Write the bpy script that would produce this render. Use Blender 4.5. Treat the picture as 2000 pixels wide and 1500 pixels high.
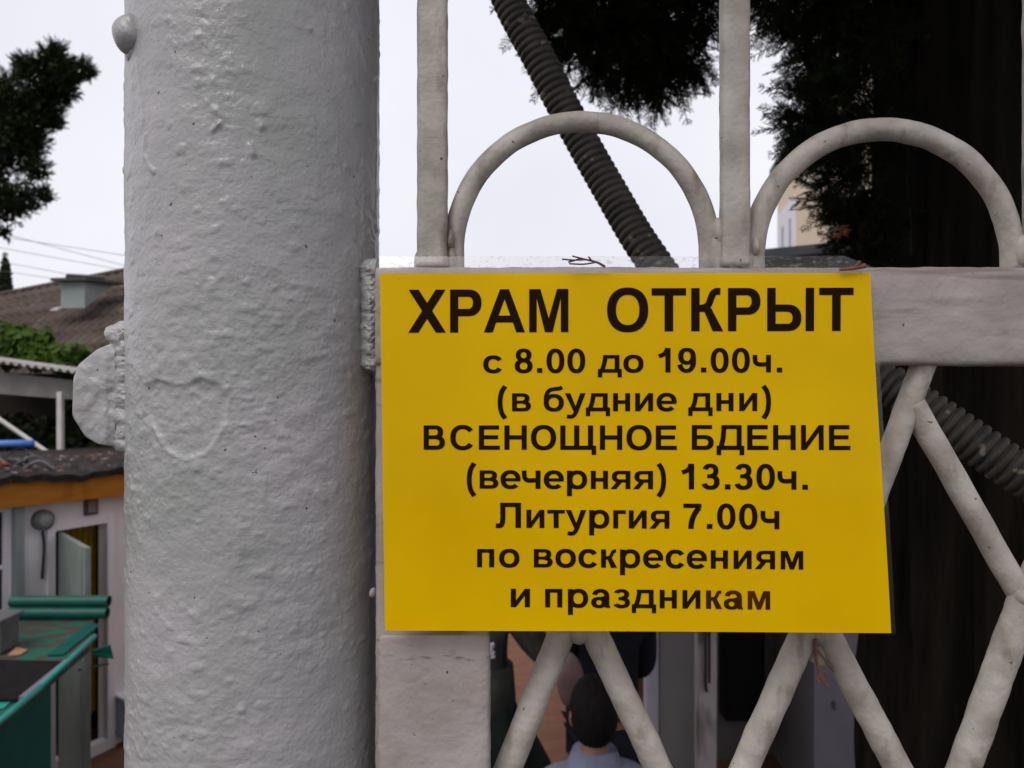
import bpy, bmesh, math, random
import numpy as np
from mathutils import Vector, Matrix
for o in list(bpy.data.objects): bpy.data.objects.remove(o)
random.seed(7); RNG = np.random.default_rng(7)
sc = bpy.context.scene; COL = sc.collection
R = math.radians

# ------------------------------------------------------------------ camera
F = 1556.0                      # focal length in photograph pixels (2000 wide)
EYE = 1.6
cd = bpy.data.cameras.new('camera'); cam = bpy.data.objects.new('camera', cd); COL.objects.link(cam)
cam.location = (0, 0, EYE); cam.rotation_euler = (R(90), 0, 0)
cd.lens = 36 * F / 2000; cd.sensor_width = 36; cd.clip_start = .02; cd.clip_end = 2000
cd.dof.use_dof = True; cd.dof.focus_distance = .48; cd.dof.aperture_fstop = 15
sc.camera = cam
# ------------------------------------------------------------------ sky, sun, exposure
SUN = Vector((-.34, -.50, .80)).normalized()
w = bpy.data.worlds.new('World'); sc.world = w; w.use_nodes = True
nt = w.node_tree; nt.nodes.clear()
out = nt.nodes.new('ShaderNodeOutputWorld'); bg = nt.nodes.new('ShaderNodeBackground'); bg.inputs['Strength'].default_value = .1
sky = nt.nodes.new('ShaderNodeTexSky'); sky.sky_type = 'NISHITA'; sky.sun_disc = False
sky.sun_elevation = math.asin(SUN.z); sky.sun_rotation = math.atan2(SUN.x, SUN.y)
sky.dust_density = 4; sky.air_density = 1
hs = nt.nodes.new('ShaderNodeHueSaturation'); hs.inputs['Saturation'].default_value = .25
mx = nt.nodes.new('ShaderNodeMix'); mx.data_type = 'RGBA'; mx.inputs[0].default_value = .9
tc = nt.nodes.new('ShaderNodeTexCoord'); nz = nt.nodes.new('ShaderNodeTexNoise'); nz.inputs['Scale'].default_value = 2.2; nz.inputs['Detail'].default_value = 4
cr = nt.nodes.new('ShaderNodeValToRGB')
cr.color_ramp.elements[0].color = (7.6, 7.65, 8.4, 1); cr.color_ramp.elements[1].color = (9.1, 9.0, 9.8, 1)
cr.color_ramp.elements[0].position = .3; cr.color_ramp.elements[1].position = .7
L = nt.links.new
L(tc.outputs['Generated'], nz.inputs['Vector']); L(nz.outputs['Fac'], cr.inputs['Fac'])
L(sky.outputs[0], hs.inputs['Color']); L(hs.outputs[0], mx.inputs[6]); L(cr.outputs[0], mx.inputs[7])
L(mx.outputs[2], bg.inputs['Color']); L(bg.outputs[0], out.inputs[0])
sd = bpy.data.lights.new('sun', 'SUN'); sun = bpy.data.objects.new('sun', sd); COL.objects.link(sun)
sd.energy = 1.5; sd.angle = R(32); sd.color = (1, .96, .9)
sun.location = (0, 0, 30); sun.rotation_euler = SUN.to_track_quat('Z', 'Y').to_euler()
sc.view_settings.view_transform = 'Standard'; sc.view_settings.look = 'None'
sc.view_settings.exposure = 0.18; sc.view_settings.gamma = 1
try: sc.view_settings.use_curve_mapping = False
except Exception: pass
sc.cycles.max_bounces = 8; sc.cycles.transparent_max_bounces = 12

# ------------------------------------------------------------------ helpers
def P(px, py, d): return Vector(((px - 1000) / F * d, d, EYE - (py - 750) / F * d))
def V(*a): return Vector(a)

def smat(name, base, var=None, scale=40, rough=.6, bump=0, bscale=200, bdetail=4, stretch=(1, 1, 1), spots=None, spot_scale=60, spot_thr=.72,
         metallic=0, coat=0, trans=0, bdist=.002, spec=.3, streak=None, sstretch=(1, 1, 1), vr=(.35, .65), zband=None):
    m = bpy.data.materials.new(name); m.use_nodes = True; t = m.node_tree; n = t.nodes; k = t.links.new
    b = n['Principled BSDF']; b.inputs['Roughness'].default_value = rough; b.inputs['Metallic'].default_value = metallic
    b.inputs['Coat Weight'].default_value = coat; b.inputs['Specular IOR Level'].default_value = spec
    co = n.new('ShaderNodeTexCoord'); mp = n.new('ShaderNodeMapping'); mp.inputs['Scale'].default_value = stretch
    k(co.outputs['Object'], mp.inputs['Vector'])
    col = None
    if var:
        z = n.new('ShaderNodeTexNoise'); z.inputs['Scale'].default_value = scale; z.inputs['Detail'].default_value = 5; k(mp.outputs[0], z.inputs['Vector'])
        r = n.new('ShaderNodeValToRGB'); r.color_ramp.elements[0].color = (*base, 1); r.color_ramp.elements[1].color = (*var, 1)
        r.color_ramp.elements[0].position, r.color_ramp.elements[1].position = vr
        k(z.outputs['Fac'], r.inputs['Fac']); col = r.outputs[0]
    def over(col, c, src, lo, hi, amt=1):
        r = n.new('ShaderNodeValToRGB'); r.color_ramp.elements[0].position = lo; r.color_ramp.elements[1].position = hi
        r.color_ramp.elements[0].color = (0, 0, 0, 1); r.color_ramp.elements[1].color = (amt, amt, amt, 1)
        k(src, r.inputs['Fac'])
        x = n.new('ShaderNodeMix'); x.data_type = 'RGBA'; k(r.outputs[0], x.inputs[0])
        if col is None: x.inputs[6].default_value = (*base, 1)
        else: k(col, x.inputs[6])
        x.inputs[7].default_value = (*c, 1); return x.outputs[2]
    if streak:
        mp2 = n.new('ShaderNodeMapping'); mp2.inputs['Scale'].default_value = sstretch; k(co.outputs['Object'], mp2.inputs['Vector'])
        z = n.new('ShaderNodeTexNoise'); z.inputs['Scale'].default_value = 60; z.inputs['Detail'].default_value = 6; k(mp2.outputs[0], z.inputs['Vector'])
        col = over(col, streak, z.outputs['Fac'], .58, .72, .75)
    if spots:
        z = n.new('ShaderNodeTexNoise'); z.inputs['Scale'].default_value = spot_scale; z.inputs['Detail'].default_value = 2; k(co.outputs['Object'], z.inputs['Vector'])
        col = over(col, spots, z.outputs['Fac'], spot_thr, spot_thr + .03)
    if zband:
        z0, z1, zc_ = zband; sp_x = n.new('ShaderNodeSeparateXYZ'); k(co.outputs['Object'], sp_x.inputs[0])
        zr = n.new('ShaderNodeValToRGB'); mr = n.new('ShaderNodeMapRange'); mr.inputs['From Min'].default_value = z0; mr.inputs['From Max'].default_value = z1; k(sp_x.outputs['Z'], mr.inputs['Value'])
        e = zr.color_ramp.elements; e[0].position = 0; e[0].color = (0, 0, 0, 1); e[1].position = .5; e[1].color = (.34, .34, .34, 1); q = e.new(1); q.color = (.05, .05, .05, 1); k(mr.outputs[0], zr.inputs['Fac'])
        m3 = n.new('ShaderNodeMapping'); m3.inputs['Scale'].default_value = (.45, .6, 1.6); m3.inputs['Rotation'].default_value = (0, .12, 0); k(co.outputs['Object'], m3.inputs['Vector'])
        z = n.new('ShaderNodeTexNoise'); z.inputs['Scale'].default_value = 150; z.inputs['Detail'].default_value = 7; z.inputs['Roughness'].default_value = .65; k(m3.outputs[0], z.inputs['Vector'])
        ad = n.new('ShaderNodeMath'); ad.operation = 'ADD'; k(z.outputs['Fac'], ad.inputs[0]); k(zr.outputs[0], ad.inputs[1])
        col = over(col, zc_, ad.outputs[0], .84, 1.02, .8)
    if col is None: b.inputs['Base Color'].default_value = (*base, 1)
    else: k(col, b.inputs['Base Color'])
    if bump:
        z = n.new('ShaderNodeTexNoise'); z.inputs['Scale'].default_value = bscale; z.inputs['Detail'].default_value = bdetail; k(mp.outputs[0], z.inputs['Vector'])
        u = n.new('ShaderNodeBump'); u.inputs['Strength'].default_value = bump; u.inputs['Distance'].default_value = bdist
        k(z.outputs['Fac'], u.inputs['Height']); k(u.outputs[0], b.inputs['Normal'])
    if trans:
        tr = n.new('ShaderNodeBsdfTranslucent'); x = n.new('ShaderNodeMixShader'); x.inputs[0].default_value = trans
        if col is None: tr.inputs['Color'].default_value = (*base, 1)
        else: k(col, tr.inputs['Color'])
        k(b.outputs[0], x.inputs[1]); k(tr.outputs[0], x.inputs[2]); k(x.outputs[0], n['Material Output'].inputs[0])
    return m

WPOS = {}
def world_of(o): return WPOS.get(o.name, Vector((0, 0, 0)))
def tag(o, label=None, cat=None, group=None, kind=None):
    if label: o['label'] = label
    if cat: o['category'] = cat
    if group: o['group'] = group
    if kind: o['kind'] = kind
    return o
def thing(name, loc, label, cat, group=None):
    o = bpy.data.objects.new(name, None); COL.objects.link(o); o.location = loc; o.empty_display_size = .05
    WPOS[o.name] = Vector(loc); return tag(o, label, cat, group)

class MB:
    def __init__(s): s.v = []; s.f = []; s.m = []
    def add(s, vs, fs, mi=0):
        n = len(s.v); s.v += [tuple(p) for p in vs]; s.f += [tuple(i + n for i in q) for q in fs]; s.m += [mi] * len(fs)
    def poly(s, vs, mi=0): s.add(vs, [tuple(range(len(vs)))], mi)
    def box(s, a, b, mi=0, M=None):
        (x0, y0, z0), (x1, y1, z1) = a, b
        vs = [Vector(p) for p in ((x0,y0,z0),(x1,y0,z0),(x1,y1,z0),(x0,y1,z0),(x0,y0,z1),(x1,y0,z1),(x1,y1,z1),(x0,y1,z1))]
        if M is not None: vs = [M @ p for p in vs]
        s.add(vs, [(0,3,2,1),(4,5,6,7),(0,1,5,4),(1,2,6,5),(2,3,7,6),(3,0,4,7)], mi)
    def hexa(s, b4, t4, mi=0):
        s.add(list(b4) + list(t4), [(0,3,2,1),(4,5,6,7),(0,1,5,4),(1,2,6,5),(2,3,7,6),(3,0,4,7)], mi)
    def prism(s, poly2, lo, hi, axis, mi=0):
        n = len(poly2)
        def mk(p, h): return {0: (h, p[0], p[1]), 1: (p[0], h, p[1]), 2: (p[0], p[1], h)}[axis]
        vs = [mk(p, lo) for p in poly2] + [mk(p, hi) for p in poly2]
        s.add(vs, [tuple(range(n))[::-1], tuple(range(n, 2 * n))] + [(i, (i + 1) % n, n + (i + 1) % n, n + i) for i in range(n)], mi)
    def tube(s, pts, rad, seg=12, mi=0, caps=True, prof=None, up=None, jit=None):
        pts = [Vector(p) for p in pts]; n = len(pts)
        if not hasattr(rad, '__len__'): rad = [rad] * n
        vs = []; X = None
        for i in range(n):
            t = (pts[min(i + 1, n - 1)] - pts[max(i - 1, 0)]).normalized()
            if X is None:
                a = Vector(up) if up else (Vector((0, 0, 1)) if abs(t.z) < .9 else Vector((1, 0, 0)))
                X = (a - t * a.dot(t)).normalized()
            else: X = (X - t * X.dot(t)).normalized()
            Y = t.cross(X)
            for j in range(seg):
                a = 2 * math.pi * j / seg
                c, q = (math.cos(a), math.sin(a)) if prof is None else prof(a)
                r = rad[i] * (1 if jit is None else jit(pts[i], a))
                vs.append(pts[i] + X * (c * r) + Y * (q * r))
        fs = [(i*seg + j, i*seg + (j+1) % seg, (i+1)*seg + (j+1) % seg, (i+1)*seg + j) for i in range(n - 1) for j in range(seg)]
        if caps: fs += [tuple(range(seg))[::-1], tuple(range((n-1)*seg, n*seg))]
        s.add(vs, fs, mi)
    def lathe(s, c, prof, seg=24, mi=0):
        s.tube([Vector(c) + Vector((0, 0, z)) for z, r in prof], [r for z, r in prof], seg, mi)
    def ball(s, c, r, seg=16, ring=10, mi=0, M=None, fn=None):
        c = Vector(c); vs = []; r = Vector(r) if hasattr(r, '__len__') else Vector((r, r, r))
        for i in range(ring + 1):
            th = math.pi * i / ring
            for j in range(seg):
                ph = 2 * math.pi * j / seg
                d = Vector((math.sin(th) * math.cos(ph), math.sin(th) * math.sin(ph), math.cos(th)))
                q = Vector((d.x * r.x, d.y * r.y, d.z * r.z)) * (fn(d) if fn else 1)
                if M is not None: q = M @ q
                vs.append(c + q)
        s.add(vs, [(i*seg + j, (i+1)*seg + j, (i+1)*seg + (j+1) % seg, i*seg + (j+1) % seg) for i in range(ring) for j in range(seg)], mi)
    def build(s, name, mats, parent=None, smooth=False, origin=None, bevel=0, bseg=2):
        if not isinstance(mats, (list, tuple)): mats = [mats]
        me = bpy.data.meshes.new(name)
        A = np.array(s.v, float)
        if parent is not None: o0 = world_of(parent)
        elif origin is not None: o0 = Vector(origin)
        else: o0 = Vector(((A[:, 0].min() + A[:, 0].max()) / 2, (A[:, 1].min() + A[:, 1].max()) / 2, A[:, 2].min()))
        A = A - np.array(o0)
        me.from_pydata(A.tolist(), [], s.f)
        for m in mats: me.materials.append(m)
        if len(mats) > 1: me.polygons.foreach_set('material_index', s.m)
        if smooth: me.polygons.foreach_set('use_smooth', [True] * len(me.polygons))
        me.validate(); me.update()
        o = bpy.data.objects.new(name, me); COL.objects.link(o)
        if parent is not None: o.parent = parent
        else: o.location = o0
        WPOS[o.name] = Vector(o0)
        if bevel:
            b = o.modifiers.new('bevel', 'BEVEL'); b.width = bevel; b.segments = bseg; b.limit_method = 'ANGLE'; b.angle_limit = R(40)
        return o

def npmesh(name, verts, faces, mat, parent=None, smooth=False, origin=(0, 0, 0)):
    o0 = world_of(parent) if parent is not None else Vector(origin)
    me = bpy.data.meshes.new(name); verts = np.asarray(verts, np.float32) - np.array(o0, np.float32); faces = np.asarray(faces, np.int32)
    k = faces.shape[1]; nf = len(faces)
    me.vertices.add(len(verts)); me.vertices.foreach_set('co', verts.ravel())
    me.loops.add(nf * k); me.loops.foreach_set('vertex_index', faces.ravel())
    me.polygons.add(nf); me.polygons.foreach_set('loop_start', np.arange(0, nf * k, k, dtype=np.int32)); me.polygons.foreach_set('loop_total', np.full(nf, k, np.int32))
    me.polygons.foreach_set('use_smooth', np.full(nf, smooth, bool))
    me.materials.append(mat); me.update(calc_edges=True)
    o = bpy.data.objects.new(name, me); COL.objects.link(o)
    if parent is not None: o.parent = parent
    else: o.location = o0
    WPOS[o.name] = Vector(o0); return o

def vnoise(x, y, seed=0, z=None):
    """smooth lattice noise in [-1,1]"""
    rg = np.random.default_rng(seed); T = rg.uniform(-1, 1, (256, 256))
    xi = np.floor(x).astype(int); yi = np.floor(y).astype(int); fx = x - xi; fy = y - yi
    fx = fx*fx*fx*(fx*(fx*6-15)+10); fy = fy*fy*fy*(fy*(fy*6-15)+10)
    a = T[xi % 256, yi % 256]; b = T[(xi+1) % 256, yi % 256]; c = T[xi % 256, (yi+1) % 256]; d = T[(xi+1) % 256, (yi+1) % 256]
    return (a*(1-fx)+b*fx)*(1-fy) + (c*(1-fx)+d*fx)*fy
def fbm(x, y, seed=0, o=4):
    s = 0; a = 1
    for i in range(o): s = s + a * vnoise(x * 2**i + 17*i, y * 2**i + 31*i, seed + i); a *= .5
    return s
def spline(pts, n):
    pts = [Vector(p) for p in pts]; q = [pts[0] * 2 - pts[1]] + pts + [pts[-1] * 2 - pts[-2]]; r = []
    for i in range(len(pts) - 1):
        a, b, c, d = q[i:i+4]
        for j in range(n):
            t = j / n
            r.append(.5 * ((2*b) + (c-a)*t + (2*a-5*b+4*c-d)*t*t + (3*b-a-3*c+d)*t*t*t))
    return r + [pts[-1]]
def copy_tree(o, parent=None):
    c = o.copy(); COL.objects.link(c); c.parent = parent
    for ch in list(o.children): copy_tree(ch, c)
    return c

# ------------------------------------------------------------------ materials
M = {}
M['pole'] = smat('pole_paint', (.285, .29, .28), (.375, .355, .365), 11, .28, .5, 420, 5, spec=.5, spots=(.06, .04, .035), spot_scale=230, spot_thr=.735, bdist=.0012, streak=(.33, .315, .30), sstretch=(.5, .5, .09))
M['gate'] = smat('gate_paint', (.31, .268, .252), (.40, .36, .345), 24, .5, .55, 330, 5, spots=(.10, .06, .04), spot_scale=230, spot_thr=.725, bdist=.0009, streak=(.17, .13, .112), sstretch=(.14, .6, 2.2))
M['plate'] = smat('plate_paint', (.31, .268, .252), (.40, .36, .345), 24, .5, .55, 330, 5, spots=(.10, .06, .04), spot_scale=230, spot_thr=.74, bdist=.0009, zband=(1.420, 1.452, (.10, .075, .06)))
M['bar'] = smat('bar_paint', (.31, .272, .238), (.47, .43, .39), 40, .5, .6, 300, 5, spots=(.10, .06, .04), spot_scale=230, spot_thr=.725, bdist=.001, streak=(.15, .115, .09), sstretch=(1.2, .6, .4))
M['yellow'] = smat('yellow_paper', (.74, .44, .0003), (.90, .555, .0003), 5, .42, .25, 16, 2, bdist=.004, coat=.05, trans=.20, spots=(.25, .12, .01), spot_scale=150, spot_thr=.80, spec=.05)
M['ink'] = smat('black_print', (.014, .006, .002), rough=.8, spec=.06)
M['ink_faded'] = smat('faded_print', (.10, .030, .010), (.035, .011, .004), 40, rough=.8, spec=.06)
M['hose'] = smat('hose_plastic', (.038, .034, .030), (.068, .059, .051), 30, .6, .3, 400, spots=(.20, .16, .12), spot_scale=48, spot_thr=.66, spec=.2)
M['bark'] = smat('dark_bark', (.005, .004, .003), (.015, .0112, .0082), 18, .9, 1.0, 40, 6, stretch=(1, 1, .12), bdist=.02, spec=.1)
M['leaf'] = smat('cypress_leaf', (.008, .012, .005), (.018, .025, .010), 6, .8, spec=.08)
M['leaf2'] = smat('cypress_leaf_far', (.008, .013, .005), (.022, .032, .010), 5, .8, spec=.08)
M['deadleaf'] = smat('dead_leaf', (.34, .13, .05), (.2, .07, .03), 60, .8)
M['twig'] = smat('dry_twig', (.20, .095, .07), (.13, .06, .045), 200, .8)
M['slate'] = smat('roof_slate', (.055, .038, .030), (.09, .066, .054), 2.2, .85, .4, 12, spots=(.22, .19, .16), spot_scale=5, spot_thr=.72, streak=(.14, .10, .075), sstretch=(.12, .02, .05))
M['greypaint'] = smat('grey_green_paint', (.23, .26, .26), (.28, .31, .31), 5, .6)
M['darkmetal'] = smat('dark_metal', (.045, .045, .043), (.07, .065, .06), 8, .6)
M['vine'] = smat('vine_leaf', (.04, .10, .008), (.10, .17, .022), 3, .6, trans=.3)
M['hedge'] = smat('hedge_leaf', (.016, .024, .009), (.035, .05, .016), 4, .7, spec=.2)
M['corr'] = smat('corrugated_sheet', (.33, .32, .30), (.45, .44, .42), 6, .6)
M['beamgrey'] = smat('weathered_beam', (.20, .185, .175), (.26, .24, .225), 6, .8, .3, 60)
M['whitewood'] = smat('white_wood', (.50, .47, .45), (.58, .55, .53), 8, .7)
M['bluepvc'] = smat('blue_plastic', (.06, .16, .55), (.09, .22, .62), 8, .4)
M['felt'] = smat('roof_felt', (.014, .011, .0105), (.036, .028, .026), 12, .9, .8, 40, spots=(.12, .10, .09), spot_scale=26, spot_thr=.68, bdist=.02)
M['orange'] = smat('orange_wood', (.36, .125, .010), (.44, .16, .014), 5, .55, .2, 60, stretch=(1, 1, 6), streak=(.10, .03, .005), sstretch=(.05, .05, .01))
M['white'] = smat('white_wall', (.74, .70, .715), (.80, .76, .775), 3, .8, .2, 90)
M['doorleaf'] = smat('pale_door', (.17, .20, .185), (.21, .235, .22), 4, .5)
M['glassdark'] = smat('dark_glass', (.012, .013, .013), rough=.15)
M['yellowcloth'] = smat('yellow_curtain', (.36, .25, .008), (.26, .17, .006), 14, .8)
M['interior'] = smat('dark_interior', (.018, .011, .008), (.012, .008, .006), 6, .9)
M['meter'] = smat('meter_grey', (.12, .125, .115), (.17, .175, .16), 18, .5)
M['black'] = smat('black_rubber', (.008, .007, .007), (.014, .012, .012), 30, .6, spec=.1)
M['cable'] = smat('black_cable', (.02, .02, .02), rough=.6)
M['teal'] = smat('teal_paint', (.002, .06, .05), (.003, .078, .064), 7, .6, .2, 50, spec=.1)
M['teallight'] = smat('pale_teal_pipe', (.010, .21, .17), (.014, .25, .20), 16, .5)
M['tealtop'] = smat('dirty_teal_top', (.05, .036, .028), (.007, .085, .055), 9, .8, .3, 60, vr=(.48, .56))
M['greenroll'] = smat('green_roll', (.002, .065, .048), (.003, .085, .063), 20, .45)
M['greyplastic'] = smat('grey_plastic', (.08, .077, .08), (.11, .105, .11), 12, .5)
M['card'] = smat('cardboard', (.30, .15, .08), (.36, .19, .10), 30, .8)
M['greyedge'] = smat('grey_edging', (.15, .13, .16), rough=.6)
M['lblue'] = smat('pale_blue_paint', (.33, .42, .50), rough=.6)
M['red'] = smat('red_plastic', (.28, .02, .015), rough=.5)
M['wood'] = smat('brown_frame', (.10, .055, .035), rough=.6)
M['brickpave'] = None
M['pavement'] = smat('asphalt', (.05, .05, .05), (.07, .068, .065), 30, .9, .5, 200)
M['earth'] = smat('earth', (.09, .075, .05), (.07, .085, .04), 2, .95)
M['stucco'] = smat('grey_stucco', (.15, .145, .145), (.18, .175, .175), 4, .85, .25, 120)
M['stuccolilac'] = smat('lilac_stucco', (.14, .135, .165), (.165, .16, .19), 5, .85, .2, 120, spots=(.05, .05, .05), spot_scale=16, spot_thr=.8)
M['jamb'] = smat('lilac_white_paint', (.40, .38, .45), (.44, .42, .49), 5, .6)
M['stained'] = smat('stained_white_paint', (.40, .36, .37), (.16, .15, .13), 9, .8, stretch=(1, 1, .35), vr=(.45, .6))
M['cream'] = smat('cream_render', (.72, .58, .43), (.76, .63, .47), 2, .85)
M['winwhite'] = smat('window_plastic', (.74, .72, .78), rough=.5)
M['pane'] = smat('window_pane', (.10, .09, .12), rough=.15)
M['slab'] = smat('grey_slab', (.075, .08, .083), (.10, .105, .105), 8, .7)
M['soffit'] = smat('brown_soffit', (.10, .075, .055), rough=.8)
M['skin'] = smat('skin', (.17, .09, .062), (.21, .115, .08), 40, rough=.6)
M['hair'] = smat('dark_hair', (.004, .0035, .0035), (.009, .007, .006), 90, .8, .6, 220, stretch=(1, 1, .15), spec=.12)
M['jacket'] = smat('dark_olive_jacket', (.028, .030, .026), (.045, .045, .040), 14, .85, .3, 300, spec=.1)
M['hem'] = smat('grey_ribbing', (.10, .095, .095), rough=.9)
M['skirt'] = smat('dark_green_skirt', (.007, .012, .010), (.012, .017, .014), 10, .9, spec=.1)
M['navy'] = smat('navy_cloth', (.006, .006, .010), (.012, .011, .017), 10, .9, spec=.1)
M['shirt'] = smat('pale_blue_shirt', (.125, .14, .20), (.165, .18, .25), 20, .8)
M['mauve'] = smat('mauve_cloth', (.10, .062, .062), (.15, .095, .092), 10, .85)
M['lace'] = smat('white_lace', (.55, .53, .60), (.30, .29, .33), 120, .9)

def brick_mat():
    m = bpy.data.materials.new('brick_paving'); m.use_nodes = True; t = m.node_tree; n = t.nodes; k = t.links.new; b = n['Principled BSDF']
    co = n.new('ShaderNodeTexCoord'); br = n.new('ShaderNodeTexBrick'); br.inputs['Scale'].default_value = 7.5
    br.inputs['Color1'].default_value = (.17, .068, .034, 1); br.inputs['Color2'].default_value = (.13, .05, .026, 1); br.inputs['Mortar'].default_value = (.12, .055, .03, 1)
    br.inputs['Mortar Size'].default_value = .03; br.inputs['Brick Width'].default_value = 1; br.inputs['Row Height'].default_value = .5
    k(co.outputs['Object'], br.inputs['Vector']); k(br.outputs['Color'], b.inputs['Base Color']); b.inputs['Roughness'].default_value = .85
    u = n.new('ShaderNodeBump'); u.inputs['Strength'].default_value = .4; u.inputs['Distance'].default_value = .01; u.invert = True
    k(br.outputs['Fac'], u.inputs['Height']); k(u.outputs[0], b.inputs['Normal']); return m
M['brickpave'] = brick_mat()

def film_mat():
    m = bpy.data.materials.new('laminate_film'); m.use_nodes = True; t = m.node_tree; n = t.nodes; k = t.links.new
    for q in list(n):
        if q.type != 'OUTPUT_MATERIAL': n.remove(q)
    o = [q for q in n if q.type == 'OUTPUT_MATERIAL'][0]
    tr = n.new('ShaderNodeBsdfTransparent'); df = n.new('ShaderNodeBsdfTranslucent'); gl = n.new('ShaderNodeBsdfGlossy'); d2 = n.new('ShaderNodeBsdfDiffuse')
    df.inputs['Color'].default_value = (.8, .77, .8, 1); d2.inputs['Color'].default_value = (.35, .30, .27, 1); gl.inputs['Roughness'].default_value = .15
    co = n.new('ShaderNodeTexCoord'); z = n.new('ShaderNodeTexNoise'); z.inputs['Scale'].default_value = 620; z.inputs['Detail'].default_value = 5
    mp = n.new('ShaderNodeMapping'); mp.inputs['Scale'].default_value = (.5, .5, 1); mp.inputs['Rotation'].default_value = (0, .6, 0)
    k(co.outputs['Object'], mp.inputs[0]); k(mp.outputs[0], z.inputs['Vector'])
    r = n.new('ShaderNodeValToRGB'); r.color_ramp.elements[0].position = .54; r.color_ramp.elements[1].position = .68
    r.color_ramp.elements[0].color = (.0, .0, .0, 1); r.color_ramp.elements[1].color = (.34, .34, .34, 1); k(z.outputs['Fac'], r.inputs[0])
    sx = n.new('ShaderNodeSeparateXYZ'); k(co.outputs['Object'], sx.inputs[0]); mr = n.new('ShaderNodeMapRange'); mr.inputs['From Min'].default_value = .205; mr.inputs['From Max'].default_value = .214; mr.inputs['To Min'].default_value = .12; k(sx.outputs['Z'], mr.inputs['Value'])
    mm = n.new('ShaderNodeMath'); mm.operation = 'MULTIPLY'; k(r.outputs[0], mm.inputs[0]); k(mr.outputs[0], mm.inputs[1])
    a = n.new('ShaderNodeMixShader'); a.inputs[0].default_value = .07; k(tr.outputs[0], a.inputs[1]); k(df.outputs[0], a.inputs[2])
    b = n.new('ShaderNodeMixShader'); k(mm.outputs[0], b.inputs[0]); k(a.outputs[0], b.inputs[1]); k(d2.outputs[0], b.inputs[2])
    c = n.new('ShaderNodeMixShader'); c.inputs[0].default_value = .05; k(b.outputs[0], c.inputs[1]); k(gl.outputs[0], c.inputs[2])
    k(c.outputs[0], o.inputs[0]); return m
M['film'] = film_mat()

# ------------------------------------------------------------------ setting: ground, paving, pavement, terrace
def floor_z(x): return -.85 + .12 * x
b = MB(); b.poly([(-600, -600, -1.75), (600, -600, -1.75), (600, 900, -1.75), (-600, 900, -1.75)])
tag(b.build('ground', M['earth'], origin=(0, 0, -1.75)), kind='structure')
b = MB(); x0, x1, y0, y1 = -7, 6, .95, 14
b.hexa([(x0, y0, -1.74), (x1, y0, -1.74), (x1, y1, -1.74), (x0, y1, -1.74)], [(x0, y0, floor_z(x0)), (x1, y0, floor_z(x1)), (x1, y1, floor_z(x1)), (x0, y1, floor_z(x0))])
tag(b.build('brick_paving', M['brickpave'], origin=(0, 0, -.85)), kind='structure')
b = MB(); b.box((-12, -8, -1.74), (12, .94, 0)); tag(b.build('pavement', M['pavement'], origin=(0, 0, 0)), kind='structure')
b = MB(); b.box((-16, 7.05, -1.7), (-2.3, 24, .86)); tag(b.build('terrace', M['earth'], origin=(-8, 12, .86)), kind='structure')

# ------------------------------------------------------------------ gate pole
PC = V(-.1685, .528, 0); PR = .0795
def on_pole(px, py):
    dx, dz = (px - 1000) / F, -(py - 750) / F
    a = dx*dx + 1; bq = -2 * (dx*PC.x + PC.y); c = PC.x**2 + PC.y**2 - PR**2
    disc = max(bq*bq - 4*a*c, 0); t = (-bq - math.sqrt(disc)) / (2*a)
    x, y, z = dx*t, t, EYE + dz*t
    return math.atan2(x - PC.x, -(y - PC.y)) * PR, z        # arc length from the front line, height
pole = thing('gate_pole', (PC.x, PC.y, 0), 'thick round steel post under lumpy pale grey paint, left of the yellow notice', 'post')
th = np.concatenate([np.linspace(-R(112), R(112), 330), np.linspace(R(112), R(248), 26)[1:-1]])
zz = np.concatenate([np.linspace(0, 1.24, 60)[:-1], np.linspace(1.24, 1.96, 800), np.linspace(1.96, 2.6, 30)[1:]])
TH, ZZ = np.meshgrid(th, zz); S = TH * PR
MK = np.clip(.45 + .7 * fbm(S / .06, ZZ / .05, 57, 2), .12, 1.15) * np.clip(1.15 - (ZZ - 1.62) * 1.6, .45, 1.1)
H = .00036 * fbm(S / .017, ZZ / .012, 3) + .00024 * fbm(S / .0055, ZZ / .0042, 11, 3) * MK
H += .0009 * np.clip(fbm(S / .009 + 5, ZZ / .0075, 29, 2) - .5, 0, 1) + .0010 * MK * np.clip(vnoise(S / .0042 + 7, ZZ / .0036, 33) - .5, 0, 1)          # scattered lumps
H += -.0004 * np.clip(fbm(S / .02 + 9, ZZ / .006, 41, 2) - .75, 0, 1)
def polydist(pts):
    """distance to a closed outline and inside mask, in (s,z)"""
    D = np.full(S.shape, 9.); ins = np.zeros(S.shape, bool)
    for i in range(len(pts)):
        (ax, ay), (bx, by) = pts[i], pts[(i + 1) % len(pts)]
        dx, dy = bx - ax, by - ay; t = np.clip(((S - ax)*dx + (ZZ - ay)*dy) / (dx*dx + dy*dy + 1e-12), 0, 1)
        D = np.minimum(D, np.hypot(S - ax - t*dx, ZZ - ay - t*dy))
        c = ((ay > ZZ) != (by > ZZ)) & (S < (bx - ax) * (ZZ - ay) / (by - ay + 1e-12) + ax); ins ^= c
    return D, ins
def linedist(pts):
    D = np.full(S.shape, 9.)
    for i in range(len(pts) - 1):
        (ax, ay), (bx, by) = pts[i], pts[i + 1]
        dx, dy = bx - ax, by - ay; t = np.clip(((S - ax)*dx + (ZZ - ay)*dy) / (dx*dx + dy*dy + 1e-12), 0, 1)
        D = np.minimum(D, np.hypot(S - ax - t*dx, ZZ - ay - t*dy))
    return D
wob = .0012 * fbm(S / .01, ZZ / .01, 77, 2)
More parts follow.
